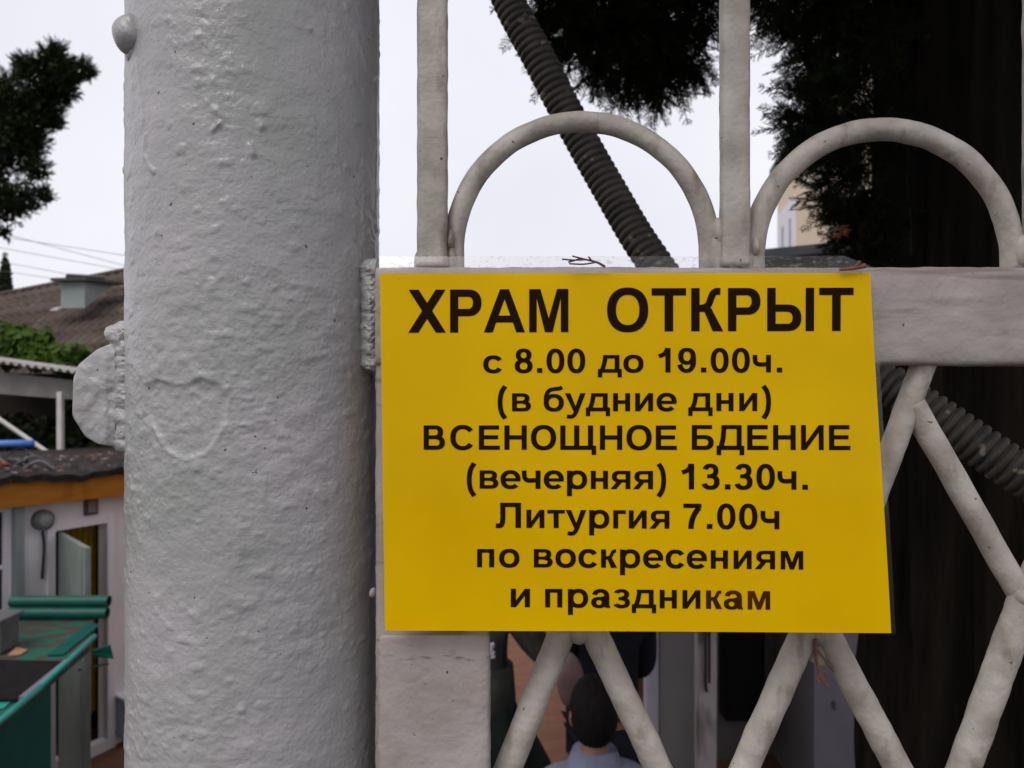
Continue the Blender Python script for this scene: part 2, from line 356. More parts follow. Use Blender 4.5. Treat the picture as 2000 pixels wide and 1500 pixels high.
heart = [on_pole(x, y) for x, y in ((284, 752), (310, 742), (332, 750), (345, 756), (366, 754), (395, 742), (425, 748), (440, 775), (438, 815), (425, 848), (398, 882), (360, 893), (325, 872), (305, 835), (284, 815))]
D, ins = polydist(heart); sg = np.where(ins, -D, D) + wob * .5
H += -.0011 * (1 / (1 + np.exp(sg / .0008))) + .0004 * np.exp(-((sg - .0016) / .0012)**2)
heart2 = [on_pole(x, y) for x, y in ((330, 615), (360, 600), (390, 606), (408, 625), (396, 660), (380, 700), (350, 690), (328, 650))]
D, ins = polydist(heart2); sg = np.where(ins, -D, D) + wob
H += -.0006 * (1 / (1 + np.exp(sg / .0007)))
for pts, h, wd in (([(284, 265), (280, 300), (292, 325), (300, 335)], .0011, .0013), ([(268, 120), (276, 190), (280, 240)], .0006, .002),
                   ([(430, 240), (415, 255)], .0016, .0014), ([(420, 215), (440, 230)], .0009, .002), ([(490, 285), (494, 300)], .0014, .002), ([(510, 250), (511, 251)], .0010, .0015),
                   ([(605, 57), (606, 58)], .0014, .0013), ([(396, 34), (404, 38)], -.0010, .0012), ([(620, 960), (632, 975)], .0008, .002), ([(455, 1020), (470, 1060), (465, 1100)], .0006, .003),
                   ([(560, 1120), (580, 1160)], .0006, .003), ([(470, 1385), (471, 1387)], .0014, .002), ([(600, 700), (640, 690), (660, 715)], .0007, .0025),
                   ([(520, 820), (560, 860), (570, 920)], .0006, .003), ([(280, 800), (298, 830), (318, 868)], .0006, .0012), ([(735, 20), (735, 480)], .0005, .0012)):
    D = linedist([on_pole(*p) for p in pts]) + wob * .4; H += h * np.exp(-(np.maximum(D, 0) / wd)**2)
vs = np.stack([PC.x + (PR + H) * np.sin(TH), PC.y - (PR + H) * np.cos(TH), ZZ], -1).reshape(-1, 3)
nr, nc = TH.shape; I = np.arange(nr * nc).reshape(nr, nc); J = np.roll(I, -1, 1)
fs = np.stack([I[:-1], J[:-1], J[1:], I[1:]], -1).reshape(-1, 4)
npmesh('pole_tube', vs, fs, M['pole'], pole, True)
b = MB(); b.tube([V(PC.x, PC.y, 2.6), V(PC.x, PC.y, 2.607)], PR * .995, 48); b.build('pole_cap', M['pole'], pole)
def wavy_(amp, fr, seed):
    rg = random.Random(seed); q = [(V(rg.gauss(0, 1), rg.gauss(0, 1), rg.gauss(0, 1)) * fr, rg.uniform(0, 6), rg.randint(1, 3)) for _ in range(8)]
    return lambda p, a: 1 + amp * sum(math.sin(v_.dot(p) + p_ + k_ * a) for v_, p_, k_ in q) / 4
# welded knob upper left
def lump(seed, amp):
    rg = random.Random(seed); q = [(V(rg.gauss(0, 1), rg.gauss(0, 1), rg.gauss(0, 1)).normalized(), rg.uniform(3, 6), rg.uniform(0, 6)) for _ in range(7)]
    return lambda d: 1 + amp * sum(math.sin(w_ * d.dot(v_) + p_) for v_, w_, p_ in q) / 3
kb = P(260, 70, .478); b = MB(); b.ball(kb, (.0112, .0125, .0118), 32, 20, fn=lump(2, .05)); b.ball(kb + V(.007, .006, .002), (.0125, .012, .0135), 32, 20, fn=lump(3, .08))
b.ball(kb + V(.004, .004, -.009), (.009, .01, .009), 24, 14, fn=lump(4, .12)); b.ball(kb + V(.004, .004, .007), (.008, .01, .008), 24, 14, fn=lump(5, .1))
b.build('welded_knob', M['pole'], pole, True)
# hinge bracket left: a round plate on a ribbed collar
hb = thing('hinge_dummy', (0, 0, 0), None, None); bpy.data.objects.remove(hb)
cy = EYE - (772 - 750) / F * .53
b = MB(); d = .498
ol = [(224, 668), (190, 682), (153, 712), (143, 740), (141, 812), (166, 852), (192, 868), (224, 872)]
ol2 = [V(*ol[i], 0).lerp(V(*ol[i+1], 0), k / 9) for i in range(len(ol) - 1) for k in range(9)] + [V(*ol[-1], 0)]; ol2 = [ol2[0]] + [ol2[i-1] * .25 + ol2[i] * .5 + ol2[i+1] * .25 for i in range(1, len(ol2) - 1)] + [ol2[-1]]; cpx, cpy = 226, 770; b = MB(); vs = []; NR = 26; n = len(ol2)
for k in range(NR + 3):
    for p in ol2:
        f = min(1, k / NR); px_, py_ = cpx + (p.x - cpx) * f, cpy + (p.y - cpy) * f
        hgt = .0011 * float(fbm(np.array(px_ / 34.), np.array(py_ / 30.), 5, 4)) + .0022 * (1 - f**6) + .0012 * math.exp(-((px_ - 205) / 9)**2)
        q_ = P(px_, py_, d - hgt)
        if k > NR: q_ = q_ + V(.0008, .006 if k == NR + 1 else .02, 0)
        vs.append(q_)
b.add(vs, [(k*n + i, (k+1)*n + i, (k+1)*n + i + 1, k*n + i + 1) for k in range(NR + 2) for i in range(n - 1)])
plate = b.build('hinge_plate', M['pole'], pole, True)
def weld_patch(x0, x1, y0, y1, grooves, bulges, dback, hgt, seed, name, mat, parent, ramp=1.15, soft=.0016):
    nx, ny = 44, 190; vs = []
    for j in range(ny + 1):
        y = y0 + (y1 - y0) * j / ny; end = min(1, (y - y0 + 1) / 16, (y1 + 1 - y) / 14)**.5
        xl = x0 - sum(a_ * math.exp(-((y - c) / w_)**2) for c, w_, a_ in bulges) + 2.2 * float(vnoise(np.array(y / 9.), np.array(.3), seed)) + (1 - end) * 22
        g_ = sum(a_ * math.exp(-((y - c) / w_)**2) for c, w_, a_ in grooves)
        for i in range(nx + 1):
            f = i / nx; x = xl + (x1 - xl) * f; c_ = math.sqrt(max(0, 1 - (1 - f * ramp)**2)) if f * ramp < 1 else 1
            if f > .8: c_ *= 1 - ((f - .8) / .2)**2 * (.75 if name == 'weld_bead' else 0)
            h_ = hgt * c_ * (.55 + .45 * end) + soft * float(fbm(np.array(x / 16.), np.array(y / 13.), seed + 12, 3)) * c_ - .0035 * g_ * (1 - f * .8) * c_
            vs.append(P(x, y + 1.5 * float(vnoise(np.array(x / 14.), np.array(y / 10.), seed - 4)), dback - h_))
    b = MB(); b.add(vs, [(j*(nx+1) + i, (j+1)*(nx+1) + i, (j+1)*(nx+1) + i + 1, j*(nx+1) + i + 1) for j in range(ny) for i in range(nx)])
    return b.build(name, mat, parent, True)
weld_patch(219, 256, 626, 884, ((697, 4, 1), (748, 3.5, .55), (770, 3, .5), (798, 5, 1.1), (832, 4, .8), (858, 3.5, .7), (720, 3, .4)), ((652, 17, 17), (740, 9, 3), (815, 9, 3)), .5045, .016, 7, 'hinge_weld', M['pole'], pole)

# ------------------------------------------------------------------ gate
G = .490
gate = thing('metal_gate', P(1400, 750, G + .01) * 1 + V(0, 0, -EYE), 'white painted metal gate with round arches above a flat rail and lattice rods below', 'gate')
rgj = random.Random(5)
def wavy(amp, fr, seed):
    rg = random.Random(seed); q = [(V(rg.gauss(0, 1), rg.gauss(0, 1), rg.gauss(0, 1)) * fr, rg.uniform(0, 6), rg.randint(1, 3)) for _ in range(8)]
    q2 = [(V(rg.gauss(0, 1), rg.gauss(0, 1), rg.gauss(0, 1)) * 420, rg.uniform(0, 6), rg.randint(1, 4)) for _ in range(7)]
    return lambda p, a: 1 + amp * sum(math.sin(v_.dot(p) + p_ + k_ * a) for v_, p_, k_ in q) / 4 + .012 * sum(math.sin(v_.dot(p) + p_ + k_ * a) for v_, p_, k_ in q2) / 3
def sq(a, e=5.5):
    c, s = math.cos(a), math.sin(a); k = (abs(c)**e + abs(s)**e)**(-1 / e); return c * k, s * k
# vertical bars
for px, wpx, seed in ((843, 60, 1), (1439.5, 56, 2), (2042, 56, 3)):
    hw = wpx / F * G / 2; y = G + hw * .62
    b = MB(); pts = [V((px - 1000) / F * G, y, EYE + 1.0 - i * .003) for i in range(2000) if EYE + 1.0 - i * .003 > P(0, 517, G).z - .003]
    rad = [hw] * len(pts)
    for i in range(3): rad[-1 - i] = hw * (1.07 - .02 * i)
    b.tube(pts, rad, 28, prof=lambda a: (sq(a)[0], sq(a)[1] * .62), up=(1, 0, 0), jit=wavy(.022, 150, seed))
    b.build('bar', M['bar'], gate, True)
# arches
GA = G + .012
for cx, cyy, rc, rp, seed in ((1136, 487, 249, 20, 4), (1724, 506, 253.5, 22, 5), (2312, 506, 253.5, 22, 6)):
    pts = [P(cx - rc, 535, GA), P(cx - rc, 522, GA), P(cx - rc, 500, GA)] if cyy < 495 else [P(cx - rc, 535, GA), P(cx - rc, 520, GA)]
    pts += [P(cx - rc * math.cos(a), cyy - rc * math.sin(a), GA) for a in np.linspace(0, math.pi, 180)]
    pts += [P(cx + rc, 500 if cyy < 495 else 520, GA), P(cx + rc, 535, GA)]
    b = MB(); b.tube(pts, rp / F * GA, 20, up=(0, 1, 0), jit=wavy(.05, 130, seed)); b.build('arch', M['bar'], gate, True)
# weld lumps where arch meets bar
for px, py, r_ in ((881, 470, 11), (884, 508, 13), (1401, 462, 17), (1397, 500, 20), (1472, 485, 10), (1988, 490, 17), (822, 514, 13), (1428, 515, 17), (1455, 516, 15)):
    b = MB(); b.ball(P(px, py, G + .010), (r_ / F * G, .008, r_ / F * G * 2.2), 18, 12, fn=lump(px, .07)); b.build('weld', M['bar'], gate, True)
# horizontal rail: a grid so that the paint film can be uneven
def slab_box(name, px0, px1, zt, zb, yf, depth, mat, amp, seed, parent, round_=.004, n=(260, 60), xs=None):
    x0, x1 = (px0 - 1000) / F * yf, (px1 - 1000) / F * yf
    per = []; hz = (zt - zb) / 2; hy = depth / 2; K = n[1]
    for j in range(K):
        a = 2 * math.pi * (j + .5) / K; c, s = math.cos(a), math.sin(a); e = 9
        k = (abs(c)**e + abs(s)**e)**(-1 / e); per.append((c * k * hy, s * k * hz))
    per = np.array(per); X = np.linspace(x0, x1, n[0])
    seg = np.hypot(*np.diff(np.vstack([per, per[:1]]), axis=0).T); arc = np.concatenate([[0], np.cumsum(seg)[:-1]])
    XX, AA = np.meshgrid(X, arc, indexing='ij')
    h = amp * (fbm(XX / .03, AA / .006, seed, 4) + .6 * fbm(XX / .008, AA / .006, seed + 9, 3))
    nrm = per / np.linalg.norm(per / np.array([hy, hz]), axis=1)[:, None] / np.array([hy, hz])
    nrm = np.sign(per) * (np.abs(per / np.array([hy, hz]))**8); nrm /= np.linalg.norm(nrm, axis=1)[:, None]
    Yv = yf + hy + per[None, :, 0] + h * nrm[None, :, 0]; Zv = (zt + zb) / 2 + per[None, :, 1] + h * nrm[None, :, 1]
    vs = np.stack([XX, Yv, Zv], -1).reshape(-1, 3); I = np.arange(n[0] * K).reshape(n[0], K); J = np.roll(I, -1, 1)
    fs = np.stack([I[:-1], I[1:], J[1:], J[:-1]], -1).reshape(-1, 4)
    return npmesh(name, vs, fs, mat, parent, True)
slab_box('rail', 733, 3200, P(0, 521, G).z, P(0, 713, G).z, G - .003, .034, M['gate'], .00035, 51, gate, n=(520, 120))
slab_box('rail', 733, 3200, .36, .30, G - .003, .034, M['gate'], .00035, 53, gate, n=(60, 40))
# stile and lock plate
def vert_slab(name, px0, px1, zt, zb, yf, depth, mat, amp, seed, parent, n=(240, 110)):
    x0, x1 = (px0 - 1000) / F * yf, (px1 - 1000) / F * yf; hx = (x1 - x0) / 2; hy = depth / 2; K = n[1]
    an = 2 * math.pi * (np.arange(K) + .5) / K; e = 9; k = (np.abs(np.cos(an))**e + np.abs(np.sin(an))**e)**(-1 / e)
    per = np.stack([np.cos(an) * k * hx, np.sin(an) * k * hy], -1)
    Z = np.linspace(zb, zt, n[0]); cap = np.minimum(1, np.sqrt(np.maximum(1 - np.maximum(0, (Z - (zt - .006)) / .006)**3, .0)) * .06 + .94)
    arc = np.concatenate([[0], np.cumsum(np.hypot(*np.diff(per, axis=0).T))]); ZZ_, AA = np.meshgrid(Z, arc, indexing='ij')
    h = amp * (fbm(AA / .02, ZZ_ / .02, seed, 4) + .5 * fbm(AA / .006, ZZ_ / .005, seed + 9, 3))
    nrm = np.sign(per) * (np.abs(per / np.array([hx, hy]))**8); nrm /= np.linalg.norm(nrm, axis=1)[:, None]
    Xv = (x0 + x1) / 2 + per[None, :, 0] * cap[:, None] + h * nrm[None, :, 0]; Yv = yf + hy + per[None, :, 1] * cap[:, None] + h * nrm[None, :, 1]
    vs = np.stack([Xv, Yv, ZZ_], -1).reshape(-1, 3); I = np.arange(n[0] * K).reshape(n[0], K); J = np.roll(I, -1, 1)
    fs = np.stack([I[:-1], J[:-1], J[1:], I[1:]], -1).reshape(-1, 4)
    o = npmesh(name, vs, fs, mat, parent, True)
    bm = bmesh.new(); bm.from_mesh(o.data); bm.verts.ensure_lookup_table(); bm.faces.new([bm.verts[i] for i in range((n[0] - 1) * K, n[0] * K)]); bm.to_mesh(o.data); bm.free(); return o
vert_slab('stile', 731, 905, P(0, 527, G).z, .02, G, .03, M['gate'], .0004, 61, gate, n=(420, 70))
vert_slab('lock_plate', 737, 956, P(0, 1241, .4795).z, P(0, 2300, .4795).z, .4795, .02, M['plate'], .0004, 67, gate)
weld_patch(703, 741, 506, 726, ((543, 6, .45), (590, 7, .3), (612, 5, .6), (668, 6, .5), (696, 4, .3)), ((520, 16, 7), (560, 14, 2), (640, 12, 3), (684, 12, 4)), .5035, .0125, 41, 'weld_bead', M['pole'], gate, 1.6, .0017)
b = MB(); b.ball(P(728, 1158, .4955), (.0022, .004, .0032), 16, 10, fn=lump(8, .15)); b.build('weld_bead', M['gate'], gate, True)
# lattice rods
GD = G + .012
for (x0_, y0_, x1_, y1_, rp, seed) in ((1106, 1215, 937, 1640, 27, 11), (1151, 1215, 1351, 1640, 27, 12), (1581, 1215, 1391, 1640, 27, 13), (1603, 1215, 1828, 1640, 27, 14),
                             (1808, 700, 1590, 1290, 23.5, 15), (1781, 788, 2004, 1182, 24, 16), (2012, 1140, 1843, 1610, 29, 17), (2190, 740, 2000, 1170, 26, 18), (1332, 712, 1120, 1235, 25, 19), (1330, 712, 1590, 1230, 25, 20)):
    b = MB(); A_, B_ = P(x0_, y0_, GD), P(x1_, y1_, GD + .004)
    b.tube([A_.lerp(B_, i / 150) for i in range(151)], rp / F * GD, 20, up=(0, 1, 0), jit=wavy(.032, 150, seed)); b.build('lattice_rod', M['bar'], gate, True)
for px, py, r_ in ((1992, 1165, 14), (1600, 1226, 28), (1130, 1222, 28)):
    b = MB(); b.ball(P(px, py, GD - .0015), (r_ / F * GD, .0085, r_ / F * GD * 1.3), 18, 12, fn=lump(px * 3, .03)); b.build('weld', M['bar'], gate, True)

# ------------------------------------------------------------------ notice
TL, TR, BL, BR = P(742, 534, .4775), P(1700, 533, .4775), P(752, 1231, .4655), P(1740, 1236, .4655)
def SG(u, v, off=0):
    t = TL.lerp(TR, u); q = BL.lerp(BR, u); p = t + (q - t) * v
    return p + V(0, -off + .0006 * math.sin(u * 7 + 1) * math.sin(v * 5 + .5) * (1 if 0 < v else 0), 0)
sign = thing('laminated_notice', SG(.5, 1), 'yellow laminated paper notice with black Cyrillic lettering fixed on the white gate', 'notice')
b = MB(); nu, nv = 48, 36
vs = [SG(i / nu, j / nv) for j in range(nv + 1) for i in range(nu + 1)]
b.add(vs, [(j*(nu+1) + i, (j+1)*(nu+1) + i, (j+1)*(nu+1) + i + 1, j*(nu+1) + i + 1) for j in range(nv) for i in range(nu)])
sheet = b.build('paper_sheet', M['yellow'], sign, True)
b = MB(); nu, nv = 60, 60; vs = []
for j in range(nv + 1):
    for i in range(nu + 1):
        s_ = i / nu; t_ = j / nv
        u0 = -.003; v = -.052 + t_ * (1.055 + .0)
        u1 = 1.010 + .031 * max(0, 1 - max(0, v - .03) / .07) if v < .10 else 1.010
        u = u0 + s_ * (u1 - u0)
        if v < 0:
            lim = -.052 + .007 * math.sin(u * 9) * 0 + .004 * u * 0 + max(0, (u - .955)) * .62
            v = max(v, min(lim, 0))
        back = -.0005 - (.0035 * max(0, -v) / .05) * (u > -1)
        vs.append(SG(u, v, back))
b.add(vs, [(j*(nu+1) + i, (j+1)*(nu+1) + i, (j+1)*(nu+1) + i + 1, j*(nu+1) + i + 1) for j in range(nv) for i in range(nu)])
b.build('laminate_film', M['film'], sign, True)

# --- lettering: each glyph from strokes on a 100-unit cap height
def rect(x0, y0, x1, y1): return [[(x0, y0), (x1, y0), (x1, y1), (x0, y1)]]
def arc(cx, cy, rx, ry, tx, ty, a0=0, a1=360, e=2.25, n=None):
    n = n or max(8, int(abs(a1 - a0) / 7)); q = []
    def pt(a, rx, ry):
        c, s = math.cos(a), math.sin(a); return (cx + rx * math.copysign(abs(c)**(2 / e), c), cy + ry * math.copysign(abs(s)**(2 / e), s))
    for i in range(n):
        a, b_ = R(a0 + (a1 - a0) * i / n), R(a0 + (a1 - a0) * (i + 1) / n)
        q.append([pt(a, rx - tx, ry - ty), pt(a, rx, ry), pt(b_, rx, ry), pt(b_, rx - tx, ry - ty)])
    return q
def band(pts, wd, n=6):
    p = [Vector((x, y, 0)) for x, y in pts]; p = spline(p, n); q = []; L_ = []
    for i in range(len(p)):
        t = (p[min(i + 1, len(p) - 1)] - p[max(i - 1, 0)]).normalized(); nn = Vector((-t.y, t.x, 0)) * wd / 2
        L_.append((p[i] + nn, p[i] - nn))
    for i in range(len(p) - 1): q.append([L_[i][0].xy[:], L_[i][1].xy[:], L_[i+1][1].xy[:], L_[i+1][0].xy[:]])
    return q
def mir(polys, w_): return [[(w_ - x, y) for x, y in p] for p in polys]
GL = {}
GL['Х'] = (93, [[(0, 0), (25, 0), (92, 100), (67.5, 100)], [(68, 0), (93, 0), (26, 100), (1, 100)]])
GL['Р'] = (93, rect(10, 0, 30, 100) + rect(30, 83, 55, 100) + rect(30, 38, 55, 55) + arc(55, 69, 32, 31, 21, 17, -90, 90))
_a = [[(0, 0), (21.5, 0), (50.5, 77), (50.5, 100), (39.5, 100)]]
GL['А'] = (101, _a + mir(_a, 101) + rect(26, 23, 75, 39))
_m = [[(28.4, 79), (48.6, 0), (58, 0), (58, 32), (37.6, 100), (28.4, 100)]]
GL['М'] = (116, rect(10, 0, 28.4, 100) + rect(87.6, 0, 106, 100) + _m + mir(_m, 116))
GL['О'] = (108.6, arc(54.3, 50, 48.5, 52, 21, 17))
GL['Т'] = (85.5, rect(2, 83, 83.5, 100) + rect(32.6, 0, 53, 83))
GL['К'] = (87, rect(10, 0, 30, 100) + band([(79, 92), (69, 92), (61.5, 87), (57, 77), (52, 64), (44, 56), (30, 53)], 16) + [[(61, 0), (86, 0), (57, 54), (40, 48)]] + [[(30, 45), (44, 45), (52, 58), (30, 61)]])
GL['Ы'] = (131, rect(10, 0, 30, 100) + rect(30, 45, 58, 61.5) + rect(30, 0, 58, 17) + arc(58, 30.7, 33, 30.7, 21, 17, -90, 90) + rect(101, 0, 121, 100))
GL['В'] = (106, rect(10, 0, 30, 100) + rect(30, 84, 55, 100) + rect(30, 43.5, 60, 59) + rect(30, 0, 58, 17) + arc(55, 72, 30, 28, 20.5, 16, -90, 90) + arc(58, 29.5, 34, 29.5, 21, 16.5, -90, 90))
GL['С'] = (106, arc(54, 50, 47.5, 52, 20.5, 17, 35, 325, n=44))
GL['Е'] = (98, rect(10, 0, 30, 100) + rect(30, 83, 88, 100) + rect(30, 43, 84, 59.5) + rect(30, 0, 91, 17))
GL['Н'] = (106, rect(10, 0, 30, 100) + rect(76, 0, 96, 100) + rect(30, 42, 76, 59.5))
GL['Щ'] = (152, rect(10, 0, 30, 100) + rect(63, 17, 83, 100) + rect(116, 0, 136, 100) + rect(30, 0, 116, 17) + rect(136, 0, 148, 17) + rect(130, -21, 148, 0))
GL['Б'] = (104, rect(10, 0, 30, 100) + rect(30, 84, 87, 100) + rect(30, 43.5, 60, 59.5) + rect(30, 0, 60, 16.5) + arc(60, 29.7, 33, 29.7, 20.5, 16.5, -90, 90))
GL['Д'] = (106, rect(0, -21, 18, 0) + rect(87, -21, 105, 0) + rect(0, 0, 105, 17) + rect(76, 17, 95, 100) + rect(18, 84, 76, 100) + [[(18, 84), (36.5, 84), (34, 45), (15, 45)], [(15, 45), (34, 45), (28, 17), (8, 17)]])
GL['И'] = (106, rect(10, 0, 29, 100) + rect(77, 0, 96, 100) + [[(29, 0), (77, 70), (77, 100), (29, 30)]])
GL['Л'] = (104, rect(73, 0, 93.5, 100) + rect(16, 83, 73, 100) + band([(26, 86), (26, 55), (25.5, 32), (22, 14), (14, 8.5), (0, 8.5)], 18.5))
GL['о'] = (83, arc(41.5, 36.2, 38, 37.6, 19, 15.5))
GL['с'] = (76, arc(40.5, 36.2, 37, 37.6, 19, 15.5, 32, 328, n=40))
GL['д'] = (92, rect(0, -19.5, 16, 0) + rect(74, -19.5, 90, 0) + rect(0, 0, 90, 15) + rect(63, 15, 81, 72.5) + rect(19, 58.5, 63, 72.5) + [[(19, 58.5), (36, 58.5), (32, 35), (15, 35)], [(15, 35), (32, 35), (26, 15), (8, 15)]])
GL['ч'] = (80, rect(53, 0, 71.5, 72.5) + band([(11, 72.5), (11, 55), (13.5, 42), (22, 34.5), (34, 33), (54, 34)], 17.5))
GL['в'] = (83, rect(9, 0, 27, 72.5) + rect(27, 59, 48, 72.5) + rect(27, 31, 50, 43) + rect(27, 0, 50, 14) + arc(48, 52, 25.5, 20.5, 18, 13.5, -90, 90) + arc(50, 21.5, 28.5, 21.5, 18.5, 14, -90, 90))
GL['б'] = (83, arc(42, 34, 37.5, 35.5, 19, 15) + band([(13, 36), (13, 56), (19, 76), (30, 86), (48, 89.5), (64, 92), (73, 97)], 15.5))
GL['у'] = (78, [[(0, 72.5), (20.5, 72.5), (44, 9), (35, -7)]] + [[(57, 72.5), (77, 72.5), (49, -6), (34, 4)]] + band([(42.5, 2), (37, -12), (29, -20), (19, -21.5), (8, -20)], 15.5))
GL['н'] = (82, rect(9, 0, 27.5, 72.5) + rect(54, 0, 72.5, 72.5) + rect(27.5, 29.5, 54, 44))
GL['и'] = (85, rect(9, 0, 27, 72.5) + rect(57.5, 0, 75.5, 72.5) + [[(27, 0), (57.5, 46), (57.5, 72.5), (27, 26)]])
GL['е'] = (81, arc(41, 36.2, 37.5, 37.6, 18.5, 15, -8, 318, n=44)[1:] + rect(20, 29.5, 77.5, 42))
GL['р'] = (89, rect(9, -28.5, 27.5, 72.5) + arc(47.5, 36.2, 36.5, 37.6, 18.5, 15.5))
GL['я'] = (84, rect(56, 0, 74.5, 72.5) + rect(32, 59, 56, 72.5) + rect(32, 26, 56, 39) + arc(32, 49.2, 27, 23.3, 18.5, 13.5, 90, 270) + [[(0, 0), (21.5, 0), (46, 32), (26, 32)]])
GL['т'] = (68, rect(1, 58, 66, 72.5) + rect(24, 0, 43, 58))
GL['г'] = (57, rect(9, 0, 27.5, 72.5) + rect(27.5, 58, 56, 72.5))
GL['п'] = (82, rect(9, 0, 27.5, 72.5) + rect(54, 0, 72.5, 72.5) + rect(27.5, 58, 54, 72.5))
GL['к'] = (68, rect(9, 0, 27.5, 72.5) + band([(65, 66.5), (57, 66), (52, 60), (47.5, 50), (41, 42), (27, 39)], 13) + [[(46, 0), (69, 0), (48, 41), (32, 36)]] + [[(27, 32), (38, 32), (44, 45), (27, 46)]])
_m = [[(26, 50), (43, 0), (50.5, 0), (50.5, 28), (34, 72.5), (26, 72.5)]]
GL['м'] = (101, rect(9, 0, 26, 72.5) + rect(75, 0, 92, 72.5) + _m + mir(_m, 101))
GL['з'] = (69, arc(33, 53, 28.5, 20.8, 18, 13, -90, 160) + arc(33, 21, 31.5, 22.3, 18.5, 14, -160, 90) + rect(22, 31, 36, 43))
GL['а'] = (81, arc(39, 46, 32, 27.8, 18.5, 14.5, 0, 168) + rect(52.5, 12, 71, 46) + [[(52.5, 13), (71, 13), (76, 0), (57, 0)]] + arc(33, 20.5, 29, 22, 19, 12.5) + [[(36, 42), (54, 47), (54, 35), (36, 30)]])
GL['0'] = (76, arc(38, 49.7, 34, 51.5, 19.5, 16.5))
GL['1'] = (76, rect(36, 0, 55.5, 101) + band([(11, 66.5), (27, 73), (38, 84), (43.5, 100)], 17))
GL['3'] = (76, arc(36, 73.5, 29.5, 28, 19, 15.5, -90, 165) + arc(36, 29.5, 33.5, 31, 20, 16, -165, 90) + rect(24, 44.5, 40, 59.5))
GL['7'] = (76, rect(4, 83, 71, 100) + band([(62, 84), (47, 62), (37, 38), (33, 16), (32, 0)], 20))
GL['8'] = (76, arc(38, 74, 30, 27.7, 19, 15) + arc(38, 28.7, 34, 30.2, 19.5, 15.5))
GL['9'] = (76, arc(37, 66.5, 33, 35, 19.5, 15.5) + arc(35, 50, 36.5, 51.5, 19.5, 15.5, -160, 25))
GL['.'] = (38, rect(9.5, 0, 30, 20))
GL['('] = (46, band([(35, 101), (21, 75), (16, 36), (21, -3), (35, -29)], 18))
GL[')'] = (46, mir(GL['('][1], 46))
GL[' '] = (38, [])
LINES = [  # words: text, left px, right px, baseline left, baseline right, cap height px
    [('ХРАМ', 797, 1110, 652.7, 651.5, 86), ('ОТКРЫТ', 1185.6, 1667.6, 650.5, 649, 85.8)],
    [('с', 943.8, 980.5, 732.5, 732.5, 47.5), ('8.00', 1005.4, 1143, 732.3, 732, 47.5), ('до', 1167.6, 1256.6, 731.7, 731.5, 48), ('19.00ч.', 1284.7, 1528, 731.2, 731, 48)],
    [('(в', 972, 1037, 808, 808, 49), ('будние', 1062, 1321.5, 807.8, 807.2, 49), ('дни)', 1344, 1506, 807, 806.8, 49)],
    [('ВСЕНОЩНОЕ', 827.5, 1322, 883.5, 882.8, 47.7), ('БДЕНИЕ', 1351, 1661, 882.7, 882.5, 48.5)],
    [('(вечерняя)', 911.8, 1301, 959, 959.5, 49), ('13.30ч.', 1330.5, 1577.7, 959.5, 959.5, 49.3)],
    [('Литургия', 968.4, 1307.8, 1034.8, 1036, 48.6), ('7.00ч', 1335, 1522, 1036, 1036, 48.8)],
    [('по', 932, 1014.6, 1110.8, 1111, 48.4), ('воскресениям', 1042.7, 1568.3, 1111, 1113, 48.8)],
    [('и', 997.7, 1035, 1187.1, 1187.3, 48.6), ('праздникам', 1064.7, 1504, 1187.5, 1190, 48.8)]]
def to_uv(x, y):
    v = (y - 534) / (1233 - 534); l = 742 + 10 * v; r = 1700 + 40 * v; return (x - l) / (r - l), v
for words in LINES:
    for text, xl, xr, bl, br_, hp in words:
        b = MB(); allx = []; cur = 0; pos = []
        for ch in text:
            adv, pl = GL[ch]; pos.append(cur)
            allx += [cur + p[0] for q in pl for p in q]; cur += adv
        lo, hi = min(allx), max(allx); sc_ = hp / 100; nat = (hi - lo) * sc_
        sx = (xr - xl) / (hi - lo); tr_ = 0
        if len(text) > 1:       # letters widen by up to 8 percent, what is left becomes spacing
            sx = min(sx, sc_ * 1.08); tr_ = (xr - xl - (hi - lo) * sx) / (len(text) - 1)
        for gi, ch in enumerate(text):
            adv, pl = GL[ch]; faded = text == 'праздникам' and gi >= 7
            for qi, q in enumerate(pl):
                pts = []
                for x, y in q:
                    X = xl + (pos[gi] + x - lo) * sx + tr_ * gi; f = (X - xl) / (xr - xl); Y = bl + (br_ - bl) * f - y * sc_
                    pts.append(SG(*to_uv(X, Y), .00025 + .000012 * (qi % 9)))
                b.poly(pts, 1 if faded else 0)
        b.build('lettering', [M['ink'], M['ink_faded']], sheet)

# ------------------------------------------------------------------ dry cypress twigs
def twig(name, pts, r, label, subs):
    b = MB(); sp = spline(pts, 5); b.tube(sp, [r * (1 - .5 * i / len(sp)) for i in range(len(sp))], 7)
    for a, q in subs: b.tube(spline([sp[int(a * (len(sp) - 1))]] + q, 4), r * .62, 6)
    return tag(b.build(name, M['twig'], smooth=True), label, 'twig')
q = .4735
twig('dry_twig', [P(1182, 521, q), P(1165, 512, q), P(1140, 506, q), P(1118, 500, q - .004)], .0008, 'small reddish dry cypress twig on the top edge of the notice left of the hose',
     [(.35, [P(1140, 516, q), P(1112, 515, q - .003)]), (.6, [P(1118, 508, q - .002), P(1098, 506, q - .004)]), (.5, [P(1150, 502, q - .004)]), (.75, [P(1110, 512, q - .002)])])
twig('dry_twig', [P(1690, 519, .4755), P(1665, 524, .4750), P(1640, 527, .4745)], .0016, 'short thick rusty twig stuck at the upper right corner of the yellow notice', [(.4, [P(1680, 510, .474)])])
q = .496
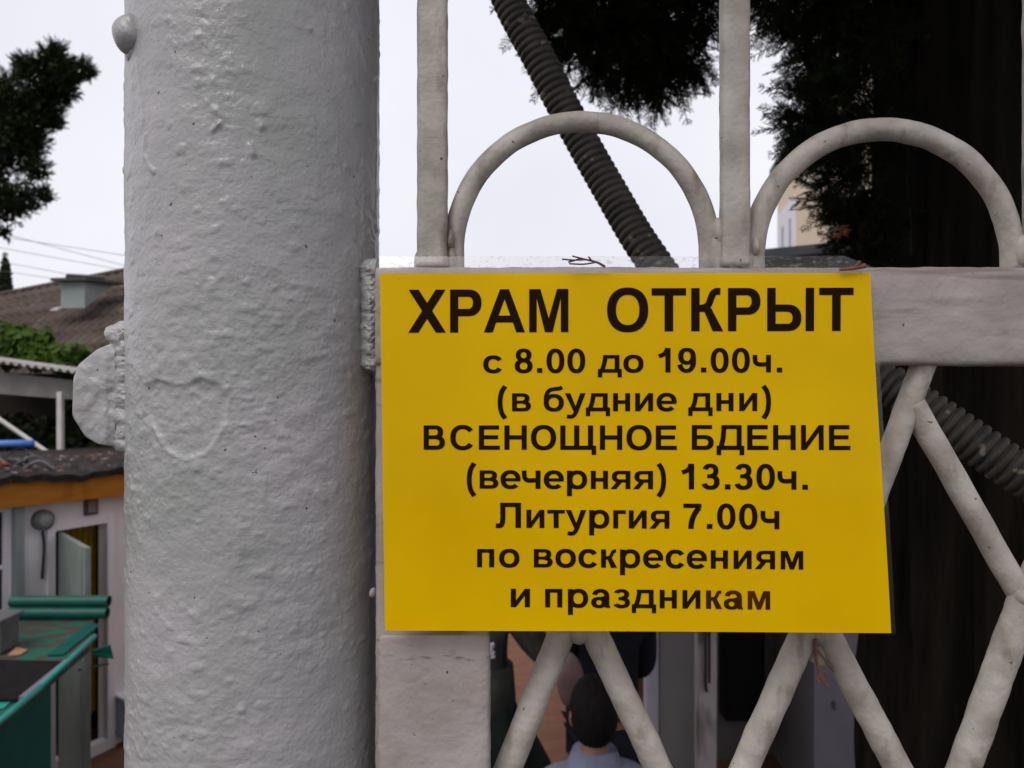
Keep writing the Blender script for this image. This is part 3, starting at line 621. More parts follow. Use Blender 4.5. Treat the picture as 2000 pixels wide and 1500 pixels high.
twig('dry_twig', [P(1592, 1250, q - .004), P(1594, 1285, q), P(1600, 1310, q), P(1606, 1325, q), P(1617, 1342, q)], .0012, 'brown dry cypress twig hanging below the notice in the fork of two lattice rods',
     [(.1, [P(1605, 1280, q), P(1628, 1312, q)]), (.5, [P(1612, 1312, q), P(1616, 1322, q)]), (.6, [P(1596, 1325, q), P(1600, 1335, q)]), (.75, [P(1614, 1330, q)]), (.3, [P(1600, 1305, q)])])

# ------------------------------------------------------------------ corrugated hose
ctl = [P(925, -180, 1.03), P(988, -10, 1.02), P(1050, 110, 1.01), P(1120, 245, 1.0), P(1190, 370, .98), P(1262, 490, .95), P(1345, 590, .92), P(1520, 690, .86), P(1700, 735, .83), P(1800, 795, .805), P(1900, 862, .785), P(2010, 935, .765), P(2180, 1030, .74)]
sp = spline(ctl, 120); acc = [0]
for i in range(1, len(sp)): acc.append(acc[-1] + (sp[i] - sp[i-1]).length)
acc = np.array(acc); pitch = .0094; tot = acc[-1]; ss = np.arange(0, tot, pitch / 12); A = np.array([tuple(p) for p in sp])
pts = [V(*(np.interp(s, acc, A[:, k]) for k in range(3))) for s in ss]
rad = [.0212 - .0034 * abs(math.cos(math.pi * s / pitch))**7 - .0006 * abs(math.cos(math.pi * s / pitch)) for s in ss]
b = MB(); b.tube(pts, rad, 36, up=(0, 1, 0))
tag(b.build('corrugated_hose', M['hose'], smooth=True), 'grey brown corrugated plastic conduit hose slanting down behind the gate arches', 'hose')

# ------------------------------------------------------------------ foliage tools
def spray_template(L_=.12, nb=11, sub=5, wd=.0024, seed=0):
    """a flat cypress spray: stem, alternate branchlets, leaflet tips; thin crossed strips"""
    rg = random.Random(seed); qs = []
    def strip(a, b_, w0, w1):
        t = (b_ - a).normalized(); s = t.cross(V(0, 0, 1)); s = s.normalized() if s.length > 1e-4 else V(1, 0, 0); n_ = V(0, 0, 1)
        ang = rg.uniform(0, math.pi); e = s * math.cos(ang) + n_ * math.sin(ang)
        qs.append((a - e * w0, a + e * w0, b_ + e * w1, b_ - e * w1))
    p = V(0, 0, 0); bend = V(rg.uniform(-.15, .15), 0, rg.uniform(-.25, .05))
    for i in range(nb):
        f = i / nb; nx = p + (V(0, 1, 0) + bend * f).normalized() * (L_ / nb); strip(p, nx, wd * (1 - .5*f), wd * (1 - .5*f))
        for sgn in (-1, 1):
            if rg.random() < .1: continue
            ln = L_ * .42 * (1 - .75 * f) * rg.uniform(.7, 1.15); d = (V(sgn * .8, .75, rg.uniform(-.35, .35))).normalized(); e_ = p + d * ln
            strip(p, p + d * ln * .55, wd * .8, wd * .7); strip(p + d * ln * .55, e_ + V(0, .2 * ln, 0), wd * .7, wd * .3)
            for k in range(sub):
                g = (k + .6) / sub; o_ = p + d * ln * g; s2 = 1 if k % 2 else -1
                dd = (V(sgn * (.35 + .5 * (s2 > 0)), 1.0 if s2 < 0 else .25, rg.uniform(-.4, .4))).normalized()
                strip(o_, o_ + dd * ln * .38 * (1 - .5 * g), wd * .65, wd * .2)
        p = nx
    return np.array([[tuple(v) for v in q_] for q_ in qs])          # (n,4,3)
TF = [spray_template(seed=s) for s in range(4)]
TM = [spray_template(.2, 7, 3, .0085, seed=10 + s) for s in range(3)]
TCs = [spray_template(.45, 5, 1, .03, seed=20 + s) for s in range(3)]
def frame(d, roll):
    d = d.normalized(); a = V(0, 0, 1) if abs(d.z) < .95 else V(1, 0, 0); x = d.cross(a).normalized(); z = x.cross(d)
    c, s = math.cos(roll), math.sin(roll); x2 = x * c + z * s; z2 = z * c - x * s
    return np.array([tuple(x2), tuple(d), tuple(z2)])              # rows: template axes
def sprays(spots, tmpl):
    """spots: list of (pos, dir, scale)"""
    out_ = []
    for p, d, s in spots:
        T = random.choice(tmpl); out_.append(T.reshape(-1, 3) @ frame(V(*d), random.uniform(0, 6.28)) * s + np.array(p))
    v = np.concatenate(out_); return v, np.arange(len(v)).reshape(-1, 4)
def blobspots(blobs, n, droop, s0, s1, outward=.7, pw=1):
    r_ = []
    wts = [(b_[3][0] * b_[3][1] * b_[3][2])**pw for b_ in blobs]
    for _ in range(n):
        bx = random.choices(blobs, wts)[0]; c = V(*bx[:3]); rr = bx[3]
        d = V(random.gauss(0, 1), random.gauss(0, 1), random.gauss(0, 1)).normalized(); f = random.random()**.45
        p = c + V(d.x * rr[0], d.y * rr[1], d.z * rr[2]) * f
        dr = d * outward + V(0, 0, droop) + V(random.gauss(0, .35), random.gauss(0, .35), random.gauss(0, .35))
        r_.append((tuple(p), tuple(dr), random.uniform(s0, s1)))
    return r_
def pblob(px, py, d, rpx, dz=None): r_ = rpx / F * d; q_ = P(px, py, d); return (q_.x, q_.y, q_.z, (r_, (dz or r_), r_))
def leafcloud(blobs, n, size, seed, pw=1):
    rg = random.Random(seed); vs = []
    wts = [(b_[3][0] * b_[3][1] * b_[3][2])**pw for b_ in blobs]
    for _ in range(n):
        bx = rg.choices(blobs, wts)[0]; d = V(rg.gauss(0, 1), rg.gauss(0, 1), rg.gauss(0, 1)).normalized(); f = rg.random()**.4
        p = V(bx[0] + d.x * bx[3][0] * f, bx[1] + d.y * bx[3][1] * f, bx[2] + d.z * bx[3][2] * f)
        nrm = (d + V(rg.gauss(0, .6), rg.gauss(0, .6), rg.gauss(.5, .6))).normalized(); t = nrm.cross(V(rg.gauss(0, 1), rg.gauss(0, 1), rg.gauss(0, 1))).normalized(); u = nrm.cross(t)
        s = size * rg.uniform(.6, 1.2); vs += [p - t * s, p + u * s * .7 + nrm * s * .15, p + t * s, p - u * s * .7 + nrm * s * .15]
    v = np.array([tuple(q_) for q_ in vs]); return v, np.arange(len(v)).reshape(-1, 4)

# ------------------------------------------------------------------ big cypress behind the gate
TX, TY = 1.145, 1.70; tz = floor_z(TX)
tree = thing('cypress_tree', (TX, TY, tz), 'huge dark cypress with thick furrowed trunk filling the right side behind the gate', 'tree')
nz_, na = 260, 220; zz2 = np.linspace(tz - .1, 5.2, nz_); aa = np.linspace(0, 2 * math.pi, na, endpoint=False); AA2, ZZ2 = np.meshgrid(aa, zz2)
rb = .375 + .10 * np.exp(-(ZZ2 - tz) / .35) - .02 * (ZZ2 - tz)
cxn, syn = np.cos(AA2), np.sin(AA2)
rb = rb + .035 * np.sin(AA2 * 5 + .5 * ZZ2 + 1) + .018 * np.sin(AA2 * 11 + 1.1 * ZZ2)
rb = rb + .012 * fbm(AA2 * 14, ZZ2 * 1.3, 91, 3) + .010 * fbm(AA2 * 30, ZZ2 * 2.5, 95, 3)
rb[:, 0] = rb[:, 0]
vs = np.stack([TX + rb * cxn, TY + rb * syn, ZZ2], -1).reshape(-1, 3); I = np.arange(nz_ * na).reshape(nz_, na); J = np.roll(I, -1, 1)
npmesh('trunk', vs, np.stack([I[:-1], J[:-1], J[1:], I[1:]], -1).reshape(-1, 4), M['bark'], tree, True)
b = MB()
limbs = [[(TX - .15, TY, 2.6), P(1560, -260, 1.9), P(1400, -180, 2.15), P(1290, -60, 2.3), P(1240, 60, 2.35)],
         [(TX - .1, TY - .1, 2.3), P(1620, -60, 1.6), P(1540, 10, 1.6), P(1500, 60, 1.62)], [(TX, TY, 3), (TX + .9, TY - .5, 3.6), (TX + 1.6, TY - .8, 3.7)], [(TX, TY, 3.2), (TX - .7, TY - .3, 3.9), (TX - 1.1, TY - .6, 4.0)]]
for l_ in limbs:
    sp = spline(l_, 8); b.tube(sp, [.032 * (1 - .88 * i / len(sp)) for i in range(len(sp))], 9)
b.build('limb', M['bark'], tree, True)
D1 = 2.3
hang = [pblob(1075, 40, D1, 45), pblob(1120, 30, D1, 60), pblob(1105, 95, D1, 42), pblob(1180, 60, D1, 80), pblob(1170, 125, D1, 42), pblob(1250, 60, D1, 85), pblob(1240, 145, D1, 40), pblob(1290, 150, D1, 45), pblob(1290, 190, D1, 22),
        pblob(1310, 70, D1, 65), pblob(1335, 130, D1, 45), pblob(1365, 60, D1, 40), pblob(1200, -60, D1, 110), pblob(1060, -60, D1, 70), pblob(1330, -80, D1, 100), pblob(1420, -50, D1, 60), pblob(1440, -130, D1, 120)]
sp_ = blobspots(hang, 1900, -.75, .45, 1.05, .75, .8)
D2 = 1.62
edge = [pblob(1500, 20, D2, 35), pblob(1520, -40, D2, 60), pblob(1545, 55, D2, 38), pblob(1590, 40, D2, 60), pblob(1600, 110, D2, 55), pblob(1570, 175, D2, 32), pblob(1545, 230, D2, 26), pblob(1600, 215, D2, 55), pblob(1560, 265, D2, 26),
        pblob(1600, 300, D2, 45), pblob(1640, 160, D2, 70), pblob(1650, 300, D2, 60), pblob(1610, 365, D2, 26), pblob(1630, 395, D2, 30), pblob(1660, 430, D2, 38), pblob(1690, 400, D2, 60), pblob(1700, 480, D2, 45), pblob(1690, 80, D2, 70), pblob(1680, -60, D2, 110), pblob(1720, 250, D2, 60), pblob(1720, 500, D2, 40)]
edge += [pblob(1665, 340, D2, 42), pblob(1680, 450, D2, 40), pblob(1640, 30, D2, 60), pblob(1620, 250, D2, 40)]
sp_ += [(p, (d[0] - .35, d[1], d[2]), s) for p, d, s in blobspots(edge, 2000, -.15, .3, .62)]
fol_v, fol_f = sprays(sp_, TF); v2, f2 = leafcloud([(q[0], q[1], q[2], tuple(r * .5 for r in q[3])) for q in hang + edge], 6000, .014, 77, .8)
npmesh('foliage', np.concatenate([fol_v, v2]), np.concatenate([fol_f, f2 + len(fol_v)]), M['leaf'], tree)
# dead orange spray tip
v_, f_ = sprays(blobspots([pblob(1642, 450, 1.5, 11)], 34, -.4, .05, .12), TF); npmesh('dead_spray', v_, f_, M['deadleaf'], tree)
crown = [(TX, TY, 4.6, (1.5, 1.4, 1.5)), (TX - .9, TY - .2, 3.7, (.75, .8, .55)), (TX + 1.0, TY - .3, 3.6, (1.0, 1.0, .8)), (TX + .1, TY + .9, 3.6, (1.1, .7, .9)), (TX + .8, TY - .9, 3.5, (.8, .6, .6)), (TX, TY, 6.4, (1.1, 1.1, 1.6)), (TX, TY, 8.6, (.6, .6, 1.6)), (TX + .2, TY - 1.0, 3.8, (.9, .7, .6)), (.3, .3, 3.5, (1.0, 1.0, .4)), (-.5, 1.1, 3.7, (.8, .9, .4))]  # unseen crown; its last clumps are added above the gate to block skylight
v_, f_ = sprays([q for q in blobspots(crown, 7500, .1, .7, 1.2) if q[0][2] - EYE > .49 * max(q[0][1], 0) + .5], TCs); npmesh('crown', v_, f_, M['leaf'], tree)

# ------------------------------------------------------------------ left cypress
DL = 7.6; lt = P(-190, 700, DL)
t2 = thing('cypress_tree', (lt.x, lt.y, .86), 'dark green ragged cypress reaching in from the upper left edge, above the roofs', 'tree')
b = MB(); b.tube([V(lt.x, lt.y, .80), V(lt.x + .05, lt.y, 3), V(lt.x, lt.y, 5.2), V(lt.x, lt.y, 7)], [.2, .16, .1, .03], 14); b.build('trunk', M['bark'], t2, True)
b = MB()
for a_, e_ in ((420, (60, 190)), (480, (20, 300))):
    q0 = V(lt.x, lt.y, P(0, a_, DL).z); q1 = P(*e_, DL); b.tube([q0, q0.lerp(q1, .5) + V(0, 0, -.03), q1], [.04, .018, .005], 8)
b.build('limb', M['bark'], t2, True)
LB = [pblob(*q_) for q_ in ((110, 150, DL, 36), (130, 145, DL, 28), (98, 190, DL, 34), (50, 240, DL, 45), (100, 120, DL, 32), (112, 100, DL, 20), (155, 135, DL, 26), (175, 140, DL, 14), (62, 135, DL, 30), (45, 125, DL, 18), (120, 175, DL, 32), (85, 215, DL, 40), (40, 190, DL, 55), (105, 240, DL, 18), (60, 280, DL, 36), (20, 280, DL, 60), (70, 330, DL, 26), (88, 380, DL, 17),
      (45, 385, DL, 36), (10, 400, DL, 40), (8, 452, DL, 14), (-60, 200, DL, 90), (-70, 330, DL, 95), (-180, 250, DL, 130), (-60, 430, DL, 50), (-190, 60, DL, 110), (-190, -120, DL, 90), (-180, 420, DL, 110), (-190, -260, DL, 60))]
v_, f_ = sprays(blobspots(LB, 17000, .35, .2, .42, .7, .6), TM); v2, f2 = leafcloud([(q[0], q[1], q[2], tuple(r * .9 for r in q[3])) for q in LB], 20000, .028, 31, .6)
npmesh('crown', np.concatenate([v_, v2]), np.concatenate([f_, f2 + len(v_)]), M['leaf2'], t2)
# tiny far columnar cypress
fc = P(10, 620, 60); t3 = thing('distant_cypress', (fc.x, fc.y, -1.7), 'slim pointed cypress far behind the brown roof at the left edge', 'tree')
b = MB(); b.tube([V(fc.x, fc.y, -1.75), V(fc.x, fc.y, 2.5)], [.2, .15], 8); b.build('trunk', M['bark'], t3)
def zc(y): return P(0, y, 60).z
v_, f_ = leafcloud([(fc.x, fc.y, zc(y), (r_ / F * 60, r_ / F * 60, .9)) for y, r_ in ((512, 5), (525, 9), (545, 12), (565, 14), (585, 15), (610, 16), (640, 17), (680, 17), (720, 17))], 5000, .16, 3)
npmesh('crown', v_, f_, M['leaf2'], t3)

# ------------------------------------------------------------------ house with the brown roof
RA, RB, EA, EB = P(-200, 616, 15), P(680, 446, 13.6), P(-560, 800, 10.4), P(392, 800, 9.6)
rd = RB - RA; rd.z = 0; rd.normalize(); dn = V(rd.y, -rd.x, 0); ev = (EA - RA)
hs_ = thing('house', (-6.5, 13, .86), 'house under a worn brown slate roof with a grey vent dormer, behind the vine', 'house')
b = MB(); nrow, ncol = 9, 520; vs = []; hor = []
for i in range(nrow):
    for k in range(2):
        for c in range(ncol + 1):
            a0_ = (i + k) / nrow; p = RA.lerp(RB, c / ncol).lerp(EA.lerp(EB, c / ncol), a0_)
            vs.append(p + V(0, 0, .030 * k + .022 * math.sin(c / ncol * 2 * math.pi * 52)))
W_ = ncol + 1
b.add(vs, [(r*W_ + c, (r+1)*W_ + c, (r+1)*W_ + c + 1, r*W_ + c + 1) for r in range(2 * nrow - 1) for c in range(ncol)])
BA, BB = RA + V(-.6, 3.4, -1.4), RB + V(.3, 3.4, -1.8); b.poly([RA, RB, BB, BA]); b.poly([RB, EB, BB]); b.poly([RA, BA, EA])
roof = b.build('roof', M['slate'], hs_)
b = MB(); b.tube([RA + V(0, 0, .02), RB + V(0, 0, .02)], .05, 10); b.build('ridge_cap', M['slate'], roof, True)
b = MB(); c4 = [EA.lerp(RA, .12), EB.lerp(RB, .12) + V(-.2, 0, 0), BB.lerp(RB, .1) + V(-.2, 0, 0), BA.lerp(RA, .1)]
b.hexa([V(p.x, p.y, .84) for p in c4], [V(p.x, p.y, p.z - .06) for p in c4]); b.build('wall', M['beamgrey'], hs_)
# dormer
nrm = (RB - RA).cross(EA - RA).normalized(); nrm = nrm if nrm.z > 0 else -nrm
def on_roof(px, py):
    d_ = P(px, py, 1) - V(0, 0, EYE); t = (RA - V(0, 0, EYE)).dot(nrm) / d_.dot(nrm); return V(0, 0, EYE) + d_ * t
d0 = on_roof(119, 602); d1 = on_roof(158, 606); dw = (d1 - d0).length; d1 = d0 + rd * .40
hh = .40; bk_ = -dn; slope = (RA.lerp(RB, .5).z - EA.lerp(EB, .5).z) / 3.6; dep = hh / (slope - .05)
b = MB(); t0, t1 = d0 + V(0, 0, hh), d1 + V(0, 0, hh); e0 = d0 + bk_ * dep + V(0, 0, dep * slope); e1 = d1 + bk_ * dep + V(0, 0, dep * slope)
b.poly([d0, d1, t1, t0]); b.poly([d1, e1, t1]); b.poly([e0, d0, t0])
dm = b.build('dormer', M['greypaint'], hs_)
b = MB(); o_ = rd * .10; f_ = dn * .10
ty = [t0 - o_ + f_, t1 + o_ + f_, e1 + o_ + bk_ * .15 , e0 - o_ + bk_ * .15]
b.hexa([p + V(0, 0, .004) for p in ty], [p + V(0, 0, .05) for p in ty]); b.tube([(t0 + t1) / 2 + f_ + V(0, 0, .06), (e0 + e1) / 2 + V(0, 0, .10)], .05, 6); b.build('dormer_roof', M['darkmetal'], dm)
b = MB(); q0 = on_roof(98, 607); b.hexa([q0, q0 + rd * .12, d0 + rd * .02, d0 - rd * .02 + bk_ * .1], [q0 + V(0, 0, .03), q0 + rd * .12 + V(0, 0, .03), d0 + rd * .02 + V(0, 0, .03), d0 + bk_ * .1 + V(0, 0, .03)]); b.build('flashing', M['corr'], dm)
# power lines
names = ('uppermost', 'second from the top', 'middle', 'second from the bottom', 'lowest')
for i, (xa, ya, xb, yb) in enumerate(((33, 463, 173, 500), (73, 473, 233, 497), (29, 489, 227, 525), (18, 514, 118, 533), (23, 532, 109, 545))):
    s_ = (yb - ya) / (xb - xa); d_ = 26 + i
    pts = [P(x, ya + s_ * (x - xa) + .00009 * (x - xa)**2 * (1 if x > xa else -1) * 0 + 9e-5 * (x - 400)**2 - 9e-5 * (xa - 400)**2 * 1, d_) for x in range(-700, 640, 40)]
    pts = [P(x, ya + s_ * (x - xa), d_) for x in range(-700, 640, 40)]
    b = MB(); b.tube(pts, .009, 6); tag(b.build('power_line', M['greyplastic'], smooth=True), 'thin grey overhead wire above the brown roof, %s of the five' % names[i], 'wire', 'wires above the brown roof')

# ------------------------------------------------------------------ canopy on the terrace, vine, hedge
DC = 7.3
cn = thing('lean_to_canopy', (P(60, 900, DC).x, DC, .86), 'grey lean-to canopy with corrugated roof edge and white post under the green vine', 'canopy')
a_ = P(-260, 668, DC); c_ = P(230, 734, DC + .3); dx_ = (c_ - a_); nseg = 300; b = MB(); vs = []
for i in range(nseg + 1):
    f = i / nseg; z_ = .016 * math.sin(f * dx_.length / .070 * 2 * math.pi); p = a_.lerp(c_, f)
    for q_ in (V(0, -.18, -.0), V(0, 1.9, -.02)): vs += [p + q_ + V(0, 0, z_), p + q_ + V(0, 0, z_ - .012)]
b.add(vs, [(i*4, i*4+4, i*4+6, i*4+2) for i in range(nseg)] + [(i*4+1, i*4+3, i*4+7, i*4+5) for i in range(nseg)] + [(i*4, i*4+1, i*4+5, i*4+4) for i in range(nseg)])
b.build('roof_sheet', M['corr'], cn, True)
b = MB(); p0, p1, p2, p3 = P(-240, 752, DC), P(225, 787, DC + .3), P(225, 752, DC + .3), P(-240, 700, DC)
b.hexa([p0, p1, p1 + V(0, .06, 0), p0 + V(0, .06, 0)], [p3, p2, p2 + V(0, .06, 0), p3 + V(0, .06, 0)]); b.build('beam', M['beamgrey'], cn, bevel=.006)
for px_ in (115, -180):
    b = MB(); q_ = P(px_, 778, DC + .1); b.box((q_.x - .024, q_.y, .86), (q_.x + .024, q_.y + .05, q_.z + .06)); b.build('post', M['whitewood'], cn, bevel=.004)
b = MB(); A_, B_ = P(-40, 792, DC + .03), P(112, 897, DC + .03); b.tube([A_, B_], .022, 4); b.build('brace', M['whitewood'], cn)
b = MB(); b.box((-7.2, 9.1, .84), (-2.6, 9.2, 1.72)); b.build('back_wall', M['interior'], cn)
vn = thing('grape_vine', (P(60, 700, 8.1).x, 8.1, .86), 'bright green leafy vine climbing over the canopy roof below the brown house', 'plant')
VB = [pblob(*q_) for q_ in ((10, 665, 8.0, 38), (45, 670, 8.0, 36), (70, 690, 8.0, 34), (85, 660, 8.0, 22), (110, 695, 8.0, 26), (150, 690, 8.0, 24), (160, 715, 8.0, 22), (190, 725, 8, 22), (-40, 660, 8.0, 50), (-110, 660, 8.0, 50), (20, 700, 8.0, 25), (125, 715, 8.0, 22))]
v_, f_ = leafcloud(VB, 2300, .062, 12); npmesh('leaves', v_, f_, M['vine'], vn)
b = MB(); b.tube(spline([(P(150, 0, 8.6).x, 8.75, .86), (P(150, 0, 8.6).x + .05, 8.75, 1.5), P(120, 715, 8.1), P(60, 690, 8), P(-60, 680, 8)], 8), .022, 8); b.build('stem', M['twig'], vn, True)
hd = thing('dark_bush', (P(190, 900, 8.4).x, 8.4, .86), 'dense dark bush in the shade behind the white canopy post', 'bush')
HB = [pblob(*q_) for q_ in ((150, 850, 8.3, 45), (200, 830, 8.3, 50), (230, 870, 8.3, 45), (90, 860, 8.5, 45), (260, 800, 8.4, 60), (170, 800, 8.5, 45), (30, 850, 8.6, 45))]
v_, f_ = leafcloud(HB, 3400, .05, 5); npmesh('leaves', v_, f_, M['hedge'], hd)
b = MB(); q_ = P(190, 890, 8.35); b.tube([V(q_.x, 8.35, .82), V(q_.x + .03, 8.35, 1.3)], .03, 8); b.build('stem', M['twig'], hd, True)

# ------------------------------------------------------------------ shed with the orange fascia
fa, fb = P(0, 994, 5.35), P(240, 969, 6.15); fd = fb - fa; fd.z = 0; fd.normalize(); fn = V(fd.y, -fd.x, 0)      # fn points to the yard
sh = thing('garden_shed', (fa + fd * .6 - fn * .7).to_3d() * 1 + V(0, 0, -fa.z - 1.22), 'small white walled shed with orange fascia board, dark littered roof and open pale door', 'shed')
def W(t, z, off=0): return V(fa.x, fa.y, 0) + fd * t - fn * (.12 - off) + V(0, 0, z)
def tw(px):
    k = (px - 1000) / F; o = W(0, 0); return (k * o.y - o.x) / (fd.x - k * fd.y)
def zat(px, py, off=0): t = tw(px); return EYE - (py - 750) / F * W(t, 0, off).y
FZ = floor_z(-3.2) - .02
t0, t1, tw0 = tw(106), tw(208), tw(20); zd = zat(206, 1021); za = fa.z + .06
b = MB()
def wallseg(ta, tb, z0, z1, off=0, th_=.1, mb=b): mb.hexa([W(ta, z0, off), W(tb, z0, off), W(tb, z0, off - th_), W(ta, z0, off - th_)], [W(ta, z1, off), W(tb, z1, off), W(tb, z1, off - th_), W(ta, z1, off - th_)])
wallseg(tw0, t0, FZ, za); wallseg(t1, 2.6, FZ, za); wallseg(t0, t1, zd, za); wallseg(-1.6, tw0, FZ, zat(10, 1290)); wallseg(-1.6, tw0, zat(5, 1000), za)
b.hexa([W(-1.6, FZ, -1.5), W(2.6, FZ, -1.5), W(2.6, FZ, -1.6), W(-1.6, FZ, -1.6)], [W(-1.6, za, -1.5), W(2.6, za, -1.5), W(2.6, za, -1.6), W(-1.6, za, -1.6)])
b.hexa([W(2.5, FZ, -.1), W(2.6, FZ, -.1), W(2.6, FZ, -1.5), W(2.5, FZ, -1.5)], [W(2.5, za, -.1), W(2.6, za, -.1), W(2.6, za, -1.5), W(2.5, za, -1.5)])
b.build('wall', M['white'], sh)
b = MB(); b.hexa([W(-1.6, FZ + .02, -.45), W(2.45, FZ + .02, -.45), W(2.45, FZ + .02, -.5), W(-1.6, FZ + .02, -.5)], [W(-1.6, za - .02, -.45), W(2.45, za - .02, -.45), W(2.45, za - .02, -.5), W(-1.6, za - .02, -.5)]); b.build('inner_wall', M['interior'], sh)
b = MB()
fz = lambda t: fa.z + (fb.z - fa.z) * t / (V(fb.x, fb.y, 0) - V(fa.x, fa.y, 0)).length
zt = EYE - (944 - 750) / F * fa.y; hf = zt - fa.z
def FP(t, z, off=0): return V(fa.x, fa.y, 0) + fd * t + fn * off + V(0, 0, z)
b.hexa([FP(-1.6, fz(-1.6)), FP(2.7, fz(2.7)), FP(2.7, fz(2.7), -.03), FP(-1.6, fz(-1.6), -.03)], [FP(-1.6, fz(-1.6) + hf), FP(2.7, fz(2.7) + hf), FP(2.7, fz(2.7) + hf, -.03), FP(-1.6, fz(-1.6) + hf, -.03)])
b.build('fascia', M['orange'], sh, bevel=.004)
# roof with a sagging felt edge
b = MB(); n = 90; vs = []; rg = random.Random(3)
for i in range(n + 1):
    t = -1.65 + 4.4 * i / n; zz_ = fz(t) + hf; w_ = .012 * math.sin(t * 9) + .008 * math.sin(t * 31) + rg.uniform(-.006, .006)
    vs += [FP(t, zz_ - .012 + w_, .03), FP(t, zz_ + .035 + w_, .035), FP(t, zz_ + .06 + w_ * .6, -.10), FP(t, zz_ + .085 + w_ * .5, -.55), FP(t, zz_ + .10, -1.75), FP(t, zz_ + .004, -1.75), FP(t, zz_ + .004, -.02)]
b.add(vs, [(i*7 + j, i*7 + (j+1) % 7, (i+1)*7 + (j+1) % 7, (i+1)*7 + j)[::-1] for i in range(n) for j in range(7)]); b.build('roof', M['felt'], sh)
# door frame, door, curtain, window
b = MB()
for ta, tb in ((t0 - .06, t0), (t1, t1 + .06)): wallseg(ta, tb, FZ + .02, zd + .06, .02, .06, b)
wallseg(t0, t1, zd, zd + .06, .02, .06, b); wallseg(t0, t1, FZ + .01, zat(190, 1450) + .0, .02, .08, b); b.build('door_frame', M['white'], sh, bevel=.004)
hg = W(t0 + .01, 0, .03); fe = P(166, 1058, 5.25); fe = V(fe.x, fe.y, 0); dd_ = (fe - hg); z1_ = zd - .01; z0_ = FZ + .06; nn_ = V(dd_.y, -dd_.x, 0).normalized()
b = MB(); b.hexa([hg + V(0, 0, z0_), fe + V(0, 0, z0_), fe + nn_ * -.035 + V(0, 0, z0_), hg + nn_ * -.035 + V(0, 0, z0_)], [hg + V(0, 0, z1_), fe + V(0, 0, z1_), fe + nn_ * -.035 + V(0, 0, z1_), hg + nn_ * -.035 + V(0, 0, z1_)])
dr = b.build('door', M['doorleaf'], sh, bevel=.003)
b = MB(); A_ = hg.lerp(fe, .90) + nn_ * .008; 
for sgn in (1, -1):
    o2 = nn_ * .006 if sgn > 0 else nn_ * -.041
    b.tube([A_.lerp(A_, 0) + V(0, 0, -.30) - nn_ * .008 + o2 * 1.0, A_ + V(0, 0, -.30) - nn_ * .008 + o2 * 4], .008, 8)
b.build('handle', M['darkmetal'], dr, True)
for f0, f1 in ((.84, .87),):
    b = MB(); q0, q1 = hg.lerp(fe, f0) + nn_ * .003, hg.lerp(fe, f1) + nn_ * .003; b.poly([q0 + V(0, 0, z0_), q1 + V(0, 0, z0_), q1 + V(0, 0, z1_), q0 + V(0, 0, z1_)]); b.build('edge_strip', M['greypaint'], dr)
cu = thing('yellow_curtain', W((t0 + t1) / 2, FZ + .02, -.3), 'mustard yellow curtain hanging inside the open shed doorway', 'curtain')
b = MB(); n = 50; vs = []
for i in range(n + 1):
    f = i / n; t = t0 + (t1 - t0) * .35 + f * (t1 - t0) * .72; o = -.18 + .02 * math.sin(f * 38)
    vs += [W(t, FZ + .28, o), W(t, zd + .0, o)]
b.add(vs, [(i*2, i*2 + 2, i*2 + 3, i*2 + 1) for i in range(n)]); b.build('fabric', M['yellowcloth'], cu, True)
wn = MB(); wallseg(-1.58, tw0 + .0, zat(10, 1290), zat(5, 1000), -.03, .02, wn); wf = wn.build('window', M['glassdark'], sh)
wn = MB(); wallseg(tw0 - .04, tw0, zat(10, 1290), zat(5, 1000), -.01, .02, wn); wallseg(-1.58, tw0 - .04, zat(8, 1112), zat(8, 1104), -.01, .02, wn); wallseg(-1.58, tw0 - .04, zat(10, 1290), zat(10, 1280), -.01, .02, wn); wn.build('window_frame', M['winwhite'], wf)
# corner pilaster
b = MB(); wallseg(tw(22), tw(40), FZ, za, .05, .05, b); b.build('pilaster', M['greypaint'], sh, bevel=.004)
# round meter, cable, framed picture, pale box
mt = W(tw(80), zat(82, 1015), .0); mtz = thing('wall_meter', mt, 'round grey meter housing with hanging cable on the white shed wall beside the door', 'meter')
b = MB(); b.tube([mt + fn * 0, mt + fn * .05, mt + fn * .062], [.075, .073, .056], 24, up=(0, 0, 1)); b.build('housing', M['meter'], mtz, True)
b = MB(); b.tube([mt + fn * .0625, mt + fn * .066], [.045, .043], 20, up=(0, 0, 1)); b.build('dial', M['greypaint'], mtz, True)
b = MB(); b.tube(spline([mt + fn * .02 + V(0, 0, -.08), mt + fn * .02 + V(.01, 0, -.2), mt + fn * .015 + V(0, 0, -.42)], 6), .010, 8); b.build('cable', M['cable'], mtz, True)
q0 = W(tw(176), zat(176, 990), .004); pic = thing('framed_picture', q0, 'tiny brown framed picture hung under the fascia above the shed door', 'picture')
def onwall(mb, tc_, zc_, w_, h_, o0, o1): mb.hexa([W(tc_ - w_, zc_ - h_, o1), W(tc_ + w_, zc_ - h_, o1), W(tc_ + w_, zc_ - h_, o0), W(tc_ - w_, zc_ - h_, o0)], [W(tc_ - w_, zc_ + h_, o1), W(tc_ + w_, zc_ + h_, o1), W(tc_ + w_, zc_ + h_, o0), W(tc_ - w_, zc_ + h_, o0)])
b = MB(); onwall(b, tw(176), zat(176, 990), .055, .06, .002, .02); b.build('frame', M['wood'], pic, bevel=.003)
b = MB(); onwall(b, tw(176) + .005, zat(176, 989), .033, .045, .0205, .023); b.build('picture', M['beamgrey'], pic)
bx = W(tw(232), zat(232, 1430), .0); bxt = thing('wall_box', bx, 'pale blue cabinet with white sloping top on the wall right of the shed door', 'cabinet')
